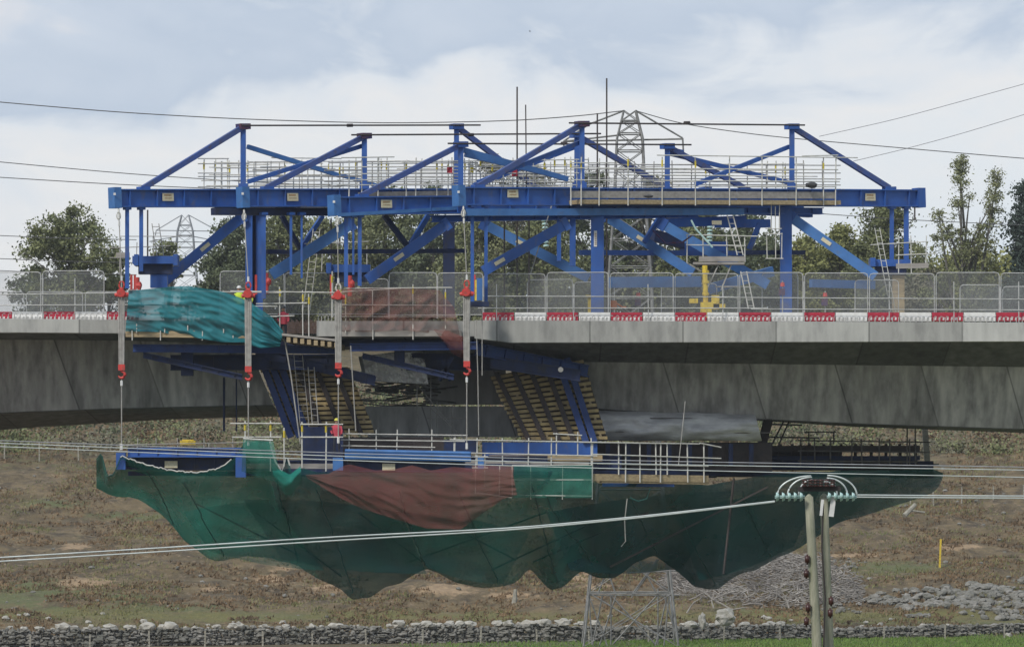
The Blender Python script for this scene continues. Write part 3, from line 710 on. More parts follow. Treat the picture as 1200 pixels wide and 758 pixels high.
def sign(k, px, py, w, h, T, dy=-.32, ang=0):
    c = q(k, px, py, dy); d = (q(k, px + 10, py, dy) - c).normalized(); s = w / 22 / 2
    if ang: d = Vector((math.cos(ang), 0, math.sin(ang)))
    o = MB().bar(c - d * s, c + d * s, .03, h / 22).build('sign_plate', SIGN, T)
    for j, (f0, f1) in enumerate(((-.7, .6), (-.6, .7))) if w > 10 and h > 6 else []:
        z = Vector((0, -.022, (.10 if j == 0 else -.06)))
        mb = MB(); x = f0
        while x < f1:
            wd = random.uniform(.08, .2); mb.bar(c + z + d * s * x, c + z + d * s * min(f1, x + wd), .008, .10 if j == 0 else .05); x += wd + .06
        mb.build('sign_print', SIGNT, o)
for k, px, py in ((1, 197, 231), (2, 343, 231), (3, 453, 239), (4, 601, 227), (4, 1020, 231)): sign(k, px, py, 15, 9, TW[k])
sign(3, 840, 261, 14, 5, TW[3], -.4)
# main posts and big raking struts
def post(k, px, y0, y1, w, dy=0, m=BLUE, name='main_post'): return MB().bar(q(k, px, y0, dy), P(px, y1, YF(k, px) + dy), w / 22, .45, (0, 1, 0)).build(name, m, TW[k])
for px in (292, 304): post(1, px, 247, 374, 8)
post(1, 298, 247, 370, 8, .5, BLUED)
post(1, 526, 254, 372, 14, 0, BLUED); post(4, 700, 244, 374, 15); post(4, 921, 240, 374, 14)
post(2, 440, 245, 250, 10); post(3, 655, 258, 306, 5, 0, BLUE, 'hanger'); post(3, 671, 256, 312, 7, 0, BLUE, 'hanger')
def strut(k, xa, ya, xb, yb, th, sg=None, m=BLUEL, dy=0):
    a = q(k, xa, ya, dy); b = P(xb, yb, YF(k, xa) + dy - .6)
    o = MB().bar(a, b, .42, th / 22).build('raking_strut', m, TW[k])
    c = a.lerp(b, .02); e = a.lerp(b, .05)
    MB().bar(a.lerp(b, -.02), a.lerp(b, .045), .5, th / 22 * 1.25).build('strut_cap', BLUE, TW[k])
    if sg is not None:
        p = a.lerp(b, sg) + Vector((0, -.24, 0)); dd = (b - a).normalized(); u = .30
        MB().bar(p - dd * u, p + dd * u, .03, .20).build('sign_plate', SIGN, o)
strut(1, 284, 254, 192, 330, 12, .47, BLUE); strut(2, 412, 262, 318, 322, 13, None, BLUEL); strut(3, 524, 262, 430, 328, 12, .60, BLUE)
strut(4, 664, 262, 566, 318, 12, .80, BLUE); strut(1, 566, 262, 690, 326, 12, .36, BLUEL); strut(2, 708, 252, 812, 320, 12, .42, BLUEL)
strut(3, 775, 262, 900, 334, 12, None, BLUEL); strut(4, 926, 254, 1026, 324, 12, .42, BLUEL)
# light inner braces
def brace(k, xa, ya, xb, yb, th, m=BLUE, dy=.3, w=.2, name='inner_brace'): MB().bar(q(k, xa, ya, dy), q(k, xb, yb, dy), w, th / 22).build(name, m, TW[k])
brace(1, 290, 172, 398, 206, 5, BLUEL); brace(2, 425, 171, 291, 213, 5, BLUE); brace(1, 398, 205, 450, 220, 4, BLUEL)
brace(3, 543, 176, 665, 210, 6, BLUEL); brace(3, 545, 182, 640, 204, 4, BLUEL); brace(2, 674, 172, 555, 218, 6, BLUE); brace(4, 682, 166, 560, 214, 5, BLUE)
brace(4, 925, 172, 815, 216, 5, BLUE); brace(3, 784, 180, 924, 214, 5, BLUE); brace(3, 790, 176, 800, 178, 4, BLUE)
brace(1, 330, 253, 352, 292, 5, BLUED, 1); brace(1, 378, 253, 352, 292, 5, BLUE, 1)
brace(2, 450, 252, 480, 292, 6, BLUED, 1); brace(2, 502, 252, 478, 292, 6, BLUE, 1)
brace(2, 366, 295, 545, 294, 5, BLUED, 1.2, .3, 'cross_beam'); brace(1, 312, 295, 372, 296, 5, BLUED, .6, .3, 'cross_beam')
brace(3, 778, 246, 755, 284, 5, BLUE, 1); brace(4, 890, 262, 878, 292, 5, BLUE, 1)
brace(3, 680, 296, 872, 297, 6, BLUE, 1.2, .3, 'cross_beam'); brace(4, 868, 296, 942, 296, 5, BLUED, .6, .3, 'cross_beam')
brace(3, 715, 252, 790, 250, 8, BLUE, 3, .5, 'cross_beam'); brace(3, 770, 262, 872, 258, 11, BLUE, 3, .5, 'cross_beam'); brace(3, 840, 262, 900, 262, 10, BLUE, 2, .5, 'cross_beam')
brace(3, 765, 276, 830, 292, 14, BLUED, 2.5, .4); brace(3, 800, 291, 850, 291, 16, BLUE, 2.5, .5, 'anchor_box'); brace(4, 715, 331, 820, 330, 13, BLUEL, 4, .3, 'anchor_beam')
brace(4, 826, 340, 905, 318, 12, BLUEL, 4, .3, 'anchor_beam'); brace(4, 950, 332, 1024, 334, 10, BLUEL, 4, .3, 'anchor_beam')
brace(4, 545, 249, 870, 248, 8, BLUEL, -.25, .35, 'lower_chord'); brace(3, 395, 252, 535, 244, 4, BLUEL, -.33, .2, 'flange_strip')
brace(2, 250, 248, 410, 249, 8, BLUED, .5, .5, 'cross_beam'); brace(4, 700, 240, 950, 252, 6, BLUE, 1, .4, 'cross_beam')
# hangers
def hanger(k, px, y0, y1, w=4, m=BLUE, dy=-.1):
    MB().bar(q(k, px, y0, dy), P(px, y1, YF(k, px) + dy), w / 22, .16, (0, 1, 0)).build('hanger', m, TW[k])
    MB().bar(q(k, px - 3.4, y0 + .5, dy), q(k, px + 3.4, y0 + .5, dy), .3, .14).build('hanger_cap', BLUE, TW[k])
for k, px, y0, y1, w in ((1, 149, 244, 338, 4.5), (1, 165.5, 244, 318, 4.5), (2, 341, 250, 322, 3), (2, 353.5, 250, 326, 2.4), (2, 309, 250, 350, 5), (3, 405.5, 253, 336, 4.5), (3, 421.5, 253, 335, 4.5), (3, 414, 253, 322, 2.5), (4, 553.5, 241, 358, 4), (4, 569.5, 241, 358, 4), (4, 1045, 243, 312, 5), (4, 1062, 243, 312, 6)):
    hanger(k, px, y0, y1, w)
MB().bar(P(550, 356.5, -4.6), P(573, 356.5, -4.6), .5, .26).build('hanger_shoe', BLUED, trav['B'])
MB().bar(P(562, 352, -4.5), P(562, 326, -4.5), .3, .12, (0, 1, 0)).build('hanger_web', BLUEL, trav['B'])
def blk(T, x0, y0, x1, y1, Y, dep, m, name): a = P(x0, y1, Y); b = P(x1, y0, Y); return MB().box((a.x, Y, a.z), (b.x, Y + dep, b.z)).build(name, m, T)
A, B = trav['A'], trav['B']
blk(A, 155, 300, 207, 309, -3.0, 1.0, BLUE, 'jacking_beam'); blk(A, 203, 298, 208, 311, -3.2, 1.4, BLUE, 'beam_end'); blk(A, 157, 298, 162, 311, -3.2, 1.4, BLUE, 'beam_end')
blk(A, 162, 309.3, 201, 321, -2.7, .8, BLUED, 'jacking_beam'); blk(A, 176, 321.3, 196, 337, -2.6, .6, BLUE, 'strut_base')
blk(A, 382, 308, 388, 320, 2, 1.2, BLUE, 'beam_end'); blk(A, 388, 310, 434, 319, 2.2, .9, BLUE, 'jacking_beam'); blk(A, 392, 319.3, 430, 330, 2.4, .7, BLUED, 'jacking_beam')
blk(B, 1020, 302, 1026, 312, 9.5, 1.4, BLUE, 'beam_end'); blk(B, 1026, 304, 1068, 312, 9.8, 1, BLUE, 'jacking_beam'); blk(B, 1026, 312.3, 1062, 322, 10, .8, BLUED, 'jacking_beam')
blk(B, 1046, 322.3, 1060, 374, 10.2, .5, TIMBER, 'packing_post')
for px, y0, y1 in ((606, 102, 236), (617, 123, 236), (711, 92, 236), (700, 133, 236), (606, 256, 372), (591, 256, 366), (620, 256, 366), (711, 256, 372), (388, 256, 330), (173, 246, 300), (1072, 243, 258)):
    k = 4 if px > 580 else 2
    MB().tube([P(px, y1, 3), P(px - (1 if px == 617 else 0), y0, 3)], .045 if px != 617 else .035, 5).build('hanger_bar', ROD, TW[k])
for px in (154, 158, 388, 300, 556): MB().bar(P(px, 345, -2), P(px, 322, -2), .12, .12, (0, 1, 0)).build('jack_rod', REDM, A)
MB().tube([P(652, 222, 1), P(640, 262, 0), P(622, 320, -.5)], .028, 4).build('hose', GALVD, B)
MB().tube([P(765, 270, 3), P(780, 285, 3), P(800, 284, 3), P(812, 275, 3)], .05, 5).build('hose', RUST, B)
MB().tube([P(810, 258, 2), P(815, 268, 2), P(835, 290, 2)], .05, 5).build('air_hose', GLASS, B)
o = blk(B, 696, 270.5, 699.6, 289, YF(4, 700) - .27, .03, SIGNW, 'notice'); 
mb = MB()
for j in range(7): mb.box((P(697, 0, 0).x * 1.0, YF(4, 700) - .29, P(0, 274 + j * 2.1, 0).z - .02), (P(699, 0, 0).x, YF(4, 700) - .272, P(0, 274 + j * 2.1, 0).z + .02))
mb.build('notice_print', SIGNT, o)

# transverse under-deck beams of travellers
def ub(T, xa, ya, xb, yb, th, Y, m=BLUED, w=.4, Yb=None): MB().ibeam(P(xa, ya, Y), P(xb, yb, Y if Yb is None else Yb), w, th / 22, .06, 6).build('soffit_beam', m, T)
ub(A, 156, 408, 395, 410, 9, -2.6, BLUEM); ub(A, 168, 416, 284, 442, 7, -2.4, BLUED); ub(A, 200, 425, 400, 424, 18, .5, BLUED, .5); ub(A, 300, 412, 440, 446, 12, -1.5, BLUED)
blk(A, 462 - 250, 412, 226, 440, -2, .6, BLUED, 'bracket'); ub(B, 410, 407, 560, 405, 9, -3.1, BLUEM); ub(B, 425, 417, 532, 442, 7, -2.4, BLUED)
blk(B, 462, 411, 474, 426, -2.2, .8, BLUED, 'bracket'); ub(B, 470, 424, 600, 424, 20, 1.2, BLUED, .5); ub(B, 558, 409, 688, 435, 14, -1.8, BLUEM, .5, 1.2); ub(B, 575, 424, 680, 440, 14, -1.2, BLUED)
blk(B, 300, 400, 410, 406, 0, 5, BLUED, 'soffit_form'); blk(B, 395, 398, 560, 402, 0, 6, BLUED, 'soffit_form')
for px, yy in ((262, 440), (277, 438), (263, 455)): MB().tube([P(px, 505, 3), P(px, yy - 20, 3)], .04, 5).build('hanger_bar', BLUED, A)
MB().bar(P(515, 446, -1), P(530, 418, -1), .2, .2).build('bracket', BLUED, B); MB().bar(P(528, 446, -1), P(518, 420, -1), .2, .2).build('bracket', BLUED, B)
MB().tube([P(657, 433, -2.1), P(657, 433, -1.9)], .14, 10).build('bearing_pad', CONC, B)

# ---------------------------------------------------------------- web formwork panels
def webform(label, TL, TR, BR, BL, Y, nb, wal, blue, name='web_formwork', fill=None):
    fill = fill or mat('stained_ply', (.12, .09, .055), (.05, .04, .03), .8, scale=2)
    t = thing(name, P(*BL, Y), label, 'formwork')
    def pt(u, v, dy=0):
        a = Vector(TL).lerp(Vector(TR), u); b = Vector(BL).lerp(Vector(BR), u); c = a.lerp(b, v); return P(c.x, c.y, Y + dy - v * .3)
    mb = MB(); mb.hexa([pt(0, 1, .5), pt(1, 1, .5), pt(1, 1, .6), pt(0, 1, .6), pt(0, 0, .5), pt(1, 0, .5), pt(1, 0, .6), pt(0, 0, .6)]); mb.build('form_face', fill, t)
    for i in range(nb):
        v = (i + .5) / nb; e = random.uniform(-.02, .02)
        MB().bar(pt(e, v), pt(1 + random.uniform(-.01, .01), v), .18, .165).build('form_beam', TIMBERY, t)
        if i % 3 == 1:
            for u in [j / 8 + .06 for j in range(8)]: MB().bar(pt(u, v + .3 / nb, -.02), pt(u, v + .75 / nb, -.02), .12, .16, (0, 1, 0)).build('packer', TIMBER, t) if random.random() < .5 else None
    for u in wal: MB().bar(pt(u, -.02, -.25), pt(u, 1.0, -.25), .26, .18, (0, 1, 0)).build('waler', STEELD, t)
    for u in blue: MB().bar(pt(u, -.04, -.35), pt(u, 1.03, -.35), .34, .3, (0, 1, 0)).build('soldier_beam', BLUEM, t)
    return t
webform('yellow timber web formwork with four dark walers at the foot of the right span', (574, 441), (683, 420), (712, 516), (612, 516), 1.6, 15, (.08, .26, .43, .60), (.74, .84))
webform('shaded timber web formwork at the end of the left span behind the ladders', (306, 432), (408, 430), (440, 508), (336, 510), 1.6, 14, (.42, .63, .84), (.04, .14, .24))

# ---------------------------------------------------------------- lower platform (part of travellers, hung below)
ub(A, 150, 530, 287, 530, 11, -5.2, BLUE, .5); ub(A, 145, 542, 287, 543, 15, -4.6, BLUED, .4)
blk(A, 136, 530, 147, 550, -5.4, .5, BLUE, 'beam_end'); blk(A, 276, 532, 288, 559, -5.6, .6, BLUE, 'beam_end')
sg = MB().bar(P(193, 544, -5), P(208, 544, -5), .03, .36).build('sign_plate', SIGN, A)
sg = MB().bar(P(448, 547, -5), P(463, 547, -5), .03, .36).build('sign_plate', SIGN, B)
for yy in (531, 535, 539): MB().tube([P(404, yy - 3, -5.3), P(552, yy, -5.3)], .10, 8).build('beam_tube', BLUEL, B)
ub(B, 395, 545, 545, 546, 14, -4.7, BLUED, .4); blk(B, 390, 536, 402, 551, -5.4, .6, BLUEL, 'beam_end'); blk(B, 560, 536, 567, 549, -5.3, .6, BLUEL, 'beam_end')
# floor of the lower platform: a skewed deck
def skew_floor(T, xl, xr, ytop, ybot, Y0, Y1, sh, m, name):
    d0 = D0 + Y0; 
    a = P(xl, ybot, Y0); b = P(xr, ybot, Y0); c = P(xr + sh, ybot, Y1); d = P(xl + sh, ybot, Y1); z0 = a.z; z1 = P(xl, ytop, Y0).z
    for v in (a, b, c, d): v.z = z0
    up = Vector((0, 0, z1 - z0)); MB().hexa([a, b, c, d, a + up, b + up, c + up, d + up]).build(name, m, T)
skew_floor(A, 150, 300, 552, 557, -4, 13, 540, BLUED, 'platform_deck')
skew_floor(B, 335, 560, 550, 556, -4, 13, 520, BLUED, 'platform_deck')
for i in range(7):
    f = i / 6; xa = 150 + 540 * f; Yq = -4 + 17 * f
    ub(A, xa + 10, 545, xa + 180, 545, 12, Yq + .3, BLUED, .4)
for i in range(1, 7):
    f = i / 6; xa = 385 + 520 * f; Yq = -4 + 17 * f
    ub(B, xa, 542, xa + 170, 542, 16, Yq + .3, BLUED, .4)
blk(B, 565, 518, 700, 535, 1, .5, BLUE, 'edge_form'); blk(B, 573, 533, 706, 540, -.5, .3, TIMBER, 'toe_board'); blk(A, 353, 500, 402, 545, -1, .3, BLUED, 'screen_panel')
blk(A, 402, 512, 520, 545, .5, .4, STEELD, 'screen_panel'); blk(B, 520, 515, 560, 530, .5, .4, BLUED, 'screen_panel'); blk(B, 700, 518, 905, 552, 4, 4, STEELD, 'bottom_form'); [blk(B, 905, y_, 1078, y_ + h_, 9 + k_, .5, BLUED if k_ % 2 else STEELD, 'frame_beam') for k_, (y_, h_) in enumerate(((522, 7), (534, 5), (543, 8)))]
for x in range(912, 1078, 18): MB().bar(P(x, 549, 10.5), P(x + random.uniform(-3, 3), 520, 10.5), .16, .16, (0, 1, 0)).build('frame_post', STEELD, B)
blk(B, 905, 524, 985, 548, 12.5, .3, STEELD, 'bottom_form'); blk(B, 1042, 540, 1094, 560, 12.5, .3, BLUED, 'bottom_form'); blk(B, 985, 536, 1040, 552, 12.5, .3, STEELD, 'bottom_form')
blk(B, 706, 566, 790, 570, -.2, .8, BLUE, 'edge_beam'); blk(A, 283, 543, 395, 549, -3.8, .5, BOARD, 'toe_board')
for x in range(710, 900, 24): blk(B, x, 520, x + 5, 545, 3.4, .4, BLUED, 'form_jack')
MB().bar(P(893, 520, 6), P(903, 482, 6), .5, .5).build('form_end', STEELD, B)
for a_, b_ in (((905, 520), (925, 480)), ((912, 522), (930, 482)), ((903, 497), (940, 498)), ((900, 512), (960, 513))): MB().tube([P(*a_, 9), P(*b_, 9)], .05, 5).build('form_prop', DARKT, B)

# ---------------------------------------------------------------- scaffold walkways
random.seed(11)
def top_run(name, label, xs, rails, Y0, Y1, x0, x1, ytop, ybot, boards=(), m=GALV, tape=.3, r=.038):
    return run(name, label, 'scaffold', Y0, Y1, x0, x1, [(x, ytop + random.uniform(-2, 2), ybot) for x in xs], rails, r=r, m=m, boards=boards, tape=tape)
# T4 near walkway
top_run('scaffold_walkway', 'long front scaffold walkway with grey boards fixed along the right blue girder',
    [669, 681, 702, 736, 776, 815, 855, 893, 933, 965, 979], [(770, 182, 1005, 185), (940, 183, 982, 182), (668, 197, 982, 199), (668, 211, 984, 213), (735, 205, 860, 206), (668, 191, 720, 191), (860, 219, 980, 219)],
    YF(4, 668) - 1.6, YF(4, 980) - 1.6, 668, 980, 184, 241, boards=[(670, 228, 979, 229, 8, BOARD, 'toe_board', .12), (673, 237, 979, 238, 5, TIMBER, 'walkway_board', .7)], tape=.35, r=.036)
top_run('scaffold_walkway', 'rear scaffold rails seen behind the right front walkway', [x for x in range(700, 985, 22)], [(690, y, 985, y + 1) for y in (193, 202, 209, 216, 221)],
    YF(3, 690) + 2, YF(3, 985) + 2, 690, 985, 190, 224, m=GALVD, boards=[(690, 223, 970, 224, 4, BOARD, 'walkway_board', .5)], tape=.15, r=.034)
top_run('scaffold_walkway', 'scaffold rails and boards along the centre part between the crossing stays', [409, 424, 443, 476, 487, 512, 525, 549, 563, 577, 590, 601, 613, 625, 638, 650, 662, 676, 690],
    [(400, 185, 462, 184), (470, 190, 690, 187), (400, 196, 700, 195), (400, 204, 700, 203), (395, 211, 700, 211), (395, 217, 700, 217), (430, 192, 560, 191)], YF(3, 400) + 1, YF(3, 700) + 1, 400, 700, 186, 232,
    boards=[(420, 229, 535, 227, 7, BOARD, 'toe_board', .2)], tape=.3)
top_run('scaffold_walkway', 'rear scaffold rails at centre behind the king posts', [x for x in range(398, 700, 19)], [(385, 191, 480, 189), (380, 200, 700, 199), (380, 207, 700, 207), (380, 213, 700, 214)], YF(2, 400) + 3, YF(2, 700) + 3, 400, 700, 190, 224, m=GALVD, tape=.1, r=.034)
top_run('scaffold_walkway', 'scaffold rails at the far left above the first blue girder', [239, 251, 260, 280, 298, 313, 327, 344, 361, 376, 389],
    [(232, 186, 268, 186), (232, 192, 292, 192), (252, 197, 300, 197), (232, 203, 270, 203), (232, 207, 400, 207), (255, 212, 300, 211), (232, 219, 400, 219), (305, 196, 400, 195), (290, 201, 350, 200), (318, 185, 400, 186), (300, 213, 400, 212)],
    YF(1, 232) + 1.2, YF(1, 400) + 1.2, 232, 400, 189, 224, tape=.25, r=.036)
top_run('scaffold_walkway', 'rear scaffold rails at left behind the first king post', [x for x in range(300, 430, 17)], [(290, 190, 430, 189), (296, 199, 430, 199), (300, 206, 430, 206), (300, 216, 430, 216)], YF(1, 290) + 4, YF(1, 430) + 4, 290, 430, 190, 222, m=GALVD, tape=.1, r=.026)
for k_, (x0_, x1_, Yk, yy) in enumerate(((236, 400, 7, 188), (405, 560, 8, 186), (545, 700, 9, 190), (700, 960, 10, 190))):
    top_run('scaffold_walkway', 'pale outer scaffold rails farthest back above the girders, %s of four' % ORD[k_], sorted(random.sample(range(x0_ + 4, x1_ - 4), 9)), [(x0_ + random.uniform(-4, 20), y_ + random.uniform(-1, 1), x1_ - random.uniform(0, 30), y_ + random.uniform(-1, 1)) for y_ in (yy + 3, yy + 9, yy + 16, yy + 23, yy + 29)] + [(x0_ + 30, yy + 6, x0_ + 80, yy + 5), (x0_ + 60, yy + 12, x0_ + 120, yy + 12)], Yk, Yk, 0, 1, yy, 224, tape=.5, r=.036)
for px, py, lb in ((527, 200, 'small red notice board on the scaffold rail left of the second king post'), (603, 203, 'small red notice on the rail under the crossing stays')):
    o = MB().bar(P(px - 3.2, py, YF(3, px) + .9), P(px + 3.2, py, YF(3, px) + .9), .04, .34).build('notice_board', RED); tag(o, lb, 'notice')
# boxes and clutter on the walkway
mb = MB(); mb.blob(P(951, 217, 6), .22, 1, .2, (1.5, 1, .8), 4); tag(mb.build('tool_bag', HELMD), 'small dark tool bag on the right end of the front walkway', 'bag')
mb = MB(); mb.blob(P(760, 230, -.6), .12, 1, .2, (2.2, 1, .7), 4); tag(mb.build('floodlight', HELMD), 'small dark lamp hanging on the grey toe board of the front walkway', 'lamp')

# lower walkways
run('lower_walkway', 'lower timber edged tube walkway hanging right of centre above the green net', 'scaffold', -2.5, .5, 694, 830,
    [(x, 518 + (x - 694) * .02, 565) for x in (694, 733, 750, 774, 806, 825)] + [(725, 517, 556), (769, 519, 556), (782, 519, 556)],
    [(680, 518, 820, 520), (694, 532, 845, 537), (700, 543, 830, 546), (820, 519, 845, 524)], r=.04, boards=[(694, 559, 830, 561, 8, TIMBER, 'toe_board', .12), (700, 564, 826, 566, 3, TIMBER, 'walkway_board', .7)])
run('lower_walkway', 'tube handrail with short posts along the lower platform at centre', 'scaffold', -3.0, -2.5, 527, 700,
    [(x, 513, 545) for x in (532, 559, 589, 619, 646, 693)] + [(652, 507, 535), (677, 506, 535)], [(527, 515, 700, 518), (527, 530, 700, 534), (648, 508, 682, 510)], r=.036, boards=[(545, 541, 690, 543, 3, BOARD, 'toe_board', .12)])
run('lower_walkway', 'tube handrail along the lower platform left of centre above the blue tubes', 'scaffold', -3.0, -3.0, 0, 1,
    [(409, 502, 543), (441, 503, 528), (465, 503, 528), (506, 503, 528), (533, 512, 530)], [(400, 508, 548, 510), (400, 522, 510, 524), (395, 515, 545, 517)], r=.034)
run('lower_walkway', 'tube frame with yellow taped posts around the lower platform corner at left', 'scaffold', -5.2, -5.2, 0, 1,
    [(287, 493, 560), (317, 493, 552), (333, 501, 550), (354, 494, 548), (382, 494, 552)], [(270, 496, 330, 496), (272, 512, 330, 512), (352, 497, 402, 497), (352, 512, 402, 512)], r=.04, tape=1)
run('lower_walkway', 'small tube cage hanging under the red net right of the blue tubes', 'scaffold', -5.2, -5.2, 0, 1,
    [(557, 532, 578), (568, 532, 570), (585, 545, 582), (600, 545, 580)], [(553, 535, 572, 535), (553, 548, 572, 548), (558, 577, 600, 583)], r=.034)
run('lower_railing', 'dark rusty railing on the far right lower platform beyond the wooden pole', 'railing', 8.2, 8.2, 0, 1,
    [(x, 514, 545) for x in (938, 955, 973, 998, 1010, 1030, 1043, 1066)] + [(948, 506, 520), (977, 505, 520), (1063, 492, 545), (1073, 494, 545)], [(935, 516, 1090, 518), (942, 506, 980, 506), (935, 528, 1090, 530), (935, 540, 1075, 541)], r=.045, m=DARKT)
run('rear_handrail', 'thin rear handrail behind the left lower blue beam', 'railing', -.5, -.5, 0, 1, [(x, 513, 525) for x in (161, 183, 208, 239, 273)], [(140, 521, 300, 518)], r=.03, m=GALVD)
mb = MB(); a = P(211, 521, 0); b = P(229, 516, 0); mb.box((a.x, 0, a.z), (b.x, .5, b.z)); mb.box((a.x + .1, .1, b.z + .002), (b.x - .1, .4, b.z + .05)); tag(mb.build('storage_box', YEL), 'small amber box behind the left lower blue beam', 'box')
run('scaffold_tower', 'thin tube scaffold between the web forms in the closure gap', 'scaffold', 4, 4, 0, 1, [(505, 440, 515), (512, 470, 515), (530, 475, 515), (489, 440, 512)], [(500, 490, 545, 490), (480, 440, 530, 500), (505, 478, 545, 515)], r=.035, m=GALVD)

# ---------------------------------------------------------------- ladders
def ladder(top, bot, w, Y, label, rungs=10, m=GALV, r=.03, Yt=None):
    a = P(*bot, Y); b = P(*top, Y if Yt is None else Yt); t = thing('ladder', a, label, 'ladder', None)
    s = Vector((w / 22, 0, 0))
    for o in (Vector((0, 0, 0)), s): MB().bar(a + o, b + o, r * 1.4, r * 2).build('stile', m, t)
    for k in range(rungs):
        p = a.lerp(b, (k + .5) / rungs); MB().tube([p + Vector((.02, 0, 0)), p + s - Vector((.02, 0, 0))], r * .6, 5).build('rung', m, t)
ladder((852, 252), (864, 299), 7, 4, 'steel ladder rising from the small scaffold platform to the girder', 7)
ladder((868, 318), (877, 362), 7, 3, 'steel ladder at the foot of the small scaffold platform', 6)
ladder((1025, 267), (1044, 366), 6, 8, 'long grey ladder leaning at the right end beside the tube frame', 14, r=.026)
ladder((178, 262), (184, 300), 8, -2, 'short ladder standing on the left blue jacking beam', 5, GALVD)
ladder((367, 268), (354, 372), 8, .5, 'pale pole ladder leaning behind the gap between nettings', 12, r=.026)
ladder((344, 412), (352, 500), 10, -2.0, 'caged vertical ladder hanging below the left deck end', 12, GALVD, r=.026)
ladder((361, 430), (366, 498), 7, -2.2, 'second narrower ladder right of the hanging caged ladder', 9, GALVD, r=.034)

# small scaffold platform with yellow prop
t = run('access_platform', 'small raised scaffold platform with handrail in front of the right inner frame', 'scaffold', 3, 3, 0, 1, [(805, 275, 308), (824, 275, 303), (852, 275, 300), (873, 276, 307)], [(804, 275, 888, 277), (804, 287, 874, 288)], r=.032,
        boards=[(819, 303.5, 873, 303.5, 6, BOARD, 'toe_board', 0), (812, 309, 872, 309, 2.5, BOARD, 'platform_board', .5)])
for a_, b_ in (((828, 340), (842, 310)), ((845, 340), (857, 310)), ((805, 308), (822, 318)), ((838, 336), (866, 336))): MB().tube([P(*a_, 3.2), P(*b_, 3.2)], .04, 5).build('prop', GALVD, t)
t = thing('hydraulic_prop', P(827, 371, 2.5), 'tall yellow steel prop with stepped base under the small scaffold platform', 'prop')
MB().tube([P(827, 356, 2.5), P(826, 311, 2.5)], .14, 8).build('column', YEL, t)
for x0_, y0_, x1_, y1_ in ((821, 354, 834, 366), (818, 366.2, 838, 372), (834, 346, 843, 362), (808, 350, 818, 355), (836, 356, 850, 361)):
    a = P(x0_, y1_, 2.2); b = P(x1_, y0_, 2.2); MB().box((a.x, 2.2, a.z), (b.x, 2.9, b.z)).build('base_block', YEL, t)
for yy in (318, 330, 344): MB().tube([P(827, yy + 2, 2.5), P(827, yy - 1, 2.5)], .19, 8).build('collar', YEL, t)
def clad_box(x0_, y0_, x1_, y1_, Y, m, name, label, cat, extra):
    a = P(x0_, y1_, Y); b = P(x1_, y0_, Y); t = thing(name, a, label, cat); mb = MB(); c = .06
    prof = [(a.x + c, a.z), (b.x - c, a.z), (b.x, a.z + c), (b.x, b.z - c), (b.x - c, b.z), (a.x + c, b.z), (a.x, b.z - c), (a.x, a.z + c)]
    mb.quad(*[(x, Y, z) for x, z in prof]); mb.quad(*[(x, Y + .8, z) for x, z in reversed(prof)])
    for i in range(8): (xa, za), (xb, zb) = prof[i], prof[(i + 1) % 8]; mb.quad((xa, Y, za), (xa, Y + .8, za), (xb, Y + .8, zb), (xb, Y, zb))
    mb.build('casing', m, t); extra(t, a, b)
    return t
def ex1(t, a, b): MB().box((a.x - .12, a.y - .15, b.z + .002), (b.x + .1, a.y + .9, b.z + .1)).build('lid', YEL, t); MB().box((a.x + .2, a.y - .05, a.z + .3), (b.x - .3, a.y - .003, a.z + .5)).build('vent', STEELD, t)
clad_box(689, 348, 706, 372, 1.5, YEL, 'jack_box', 'yellow jack housing at the foot of the tall blue post at centre', 'jack', ex1)
def ex2(t, a, b): MB().tube([(b.x, a.y + .2, a.z + .3), (b.x + .3, a.y + .2, a.z + .1), (b.x + .5, a.y + .2, a.z + .1)], .04, 5).build('cable', ORANGE, t)
clad_box(715, 352, 723, 362, 1.5, ORANGE, 'power_box', 'small orange site power box right of the yellow jack housing', 'box', ex2)
for i, (px, py) in enumerate(((748, 352), (917, 340), (967, 352))):
    t = thing('warning_lamp_stand', P(px, 372, 3), 'orange-red equipment on the deck behind the mesh fence, %s of three' % ORD[i], 'equipment')
    MB().box((P(px - 4, 0, 3).x, 3, P(0, py + 6, 3).z), (P(px + 3, 0, 3).x, 3.4, P(0, py - 2, 3).z)).build('body', RUST, t); MB().tube([P(px, 373, 3.2), P(px, py - 11, 3.2)], .04, 5).build('stand', GALVD, t)
    MB().tube([P(px, py - 9, 3.2), P(px, py - 4.3, 3.2)], [.1, .13], 8).build('lamp', REDM, t)
# hanging cage
run('hanging_cage', 'small tube cage hanging under the girder beside the right blue post', 'scaffold', 5.5, 5.5, 0, 1, [(899, 273, 303), (909, 242, 303), (916, 273, 303), (904, 240, 272), (913, 240, 272)], [(896, 274, 917, 274), (897, 303, 918, 303), (897, 268, 916, 268)], r=.028)
run('tube_scaffold', 'scaffold tube frame with boards at the right end under the blue hangers', 'scaffold', 8.5, 8.5, 0, 1, [(1053, 277, 320), (1068, 276, 320), (1085, 276, 312)], [(1020, 287, 1088, 283), (1050, 299, 1098, 297)], r=.032, boards=[(1050, 312, 1088, 311, 6, BOARD, 'toe_board', 0)])
run('tube_scaffold', 'scaffold tube rails with tray above the left deck end', 'scaffold', -1, -1, 0, 1, [(140, 282, 322), (180, 277, 300), (160, 284, 300)], [(120, 291, 200, 288), (140, 277, 225, 277), (128, 302, 150, 302)], r=.026, m=GALVD, boards=[(136, 299, 152, 299, 6, BOARD, 'toe_board', 0)])
run('tube_scaffold', 'thin scaffold tubes behind the second raking strut', 'scaffold', 3, 3, 0, 1, [(408, 280, 330), (430, 288, 318), (377, 295, 318)], [(345, 286, 432, 283), (310, 293, 330, 293)], r=.026, m=GALV)

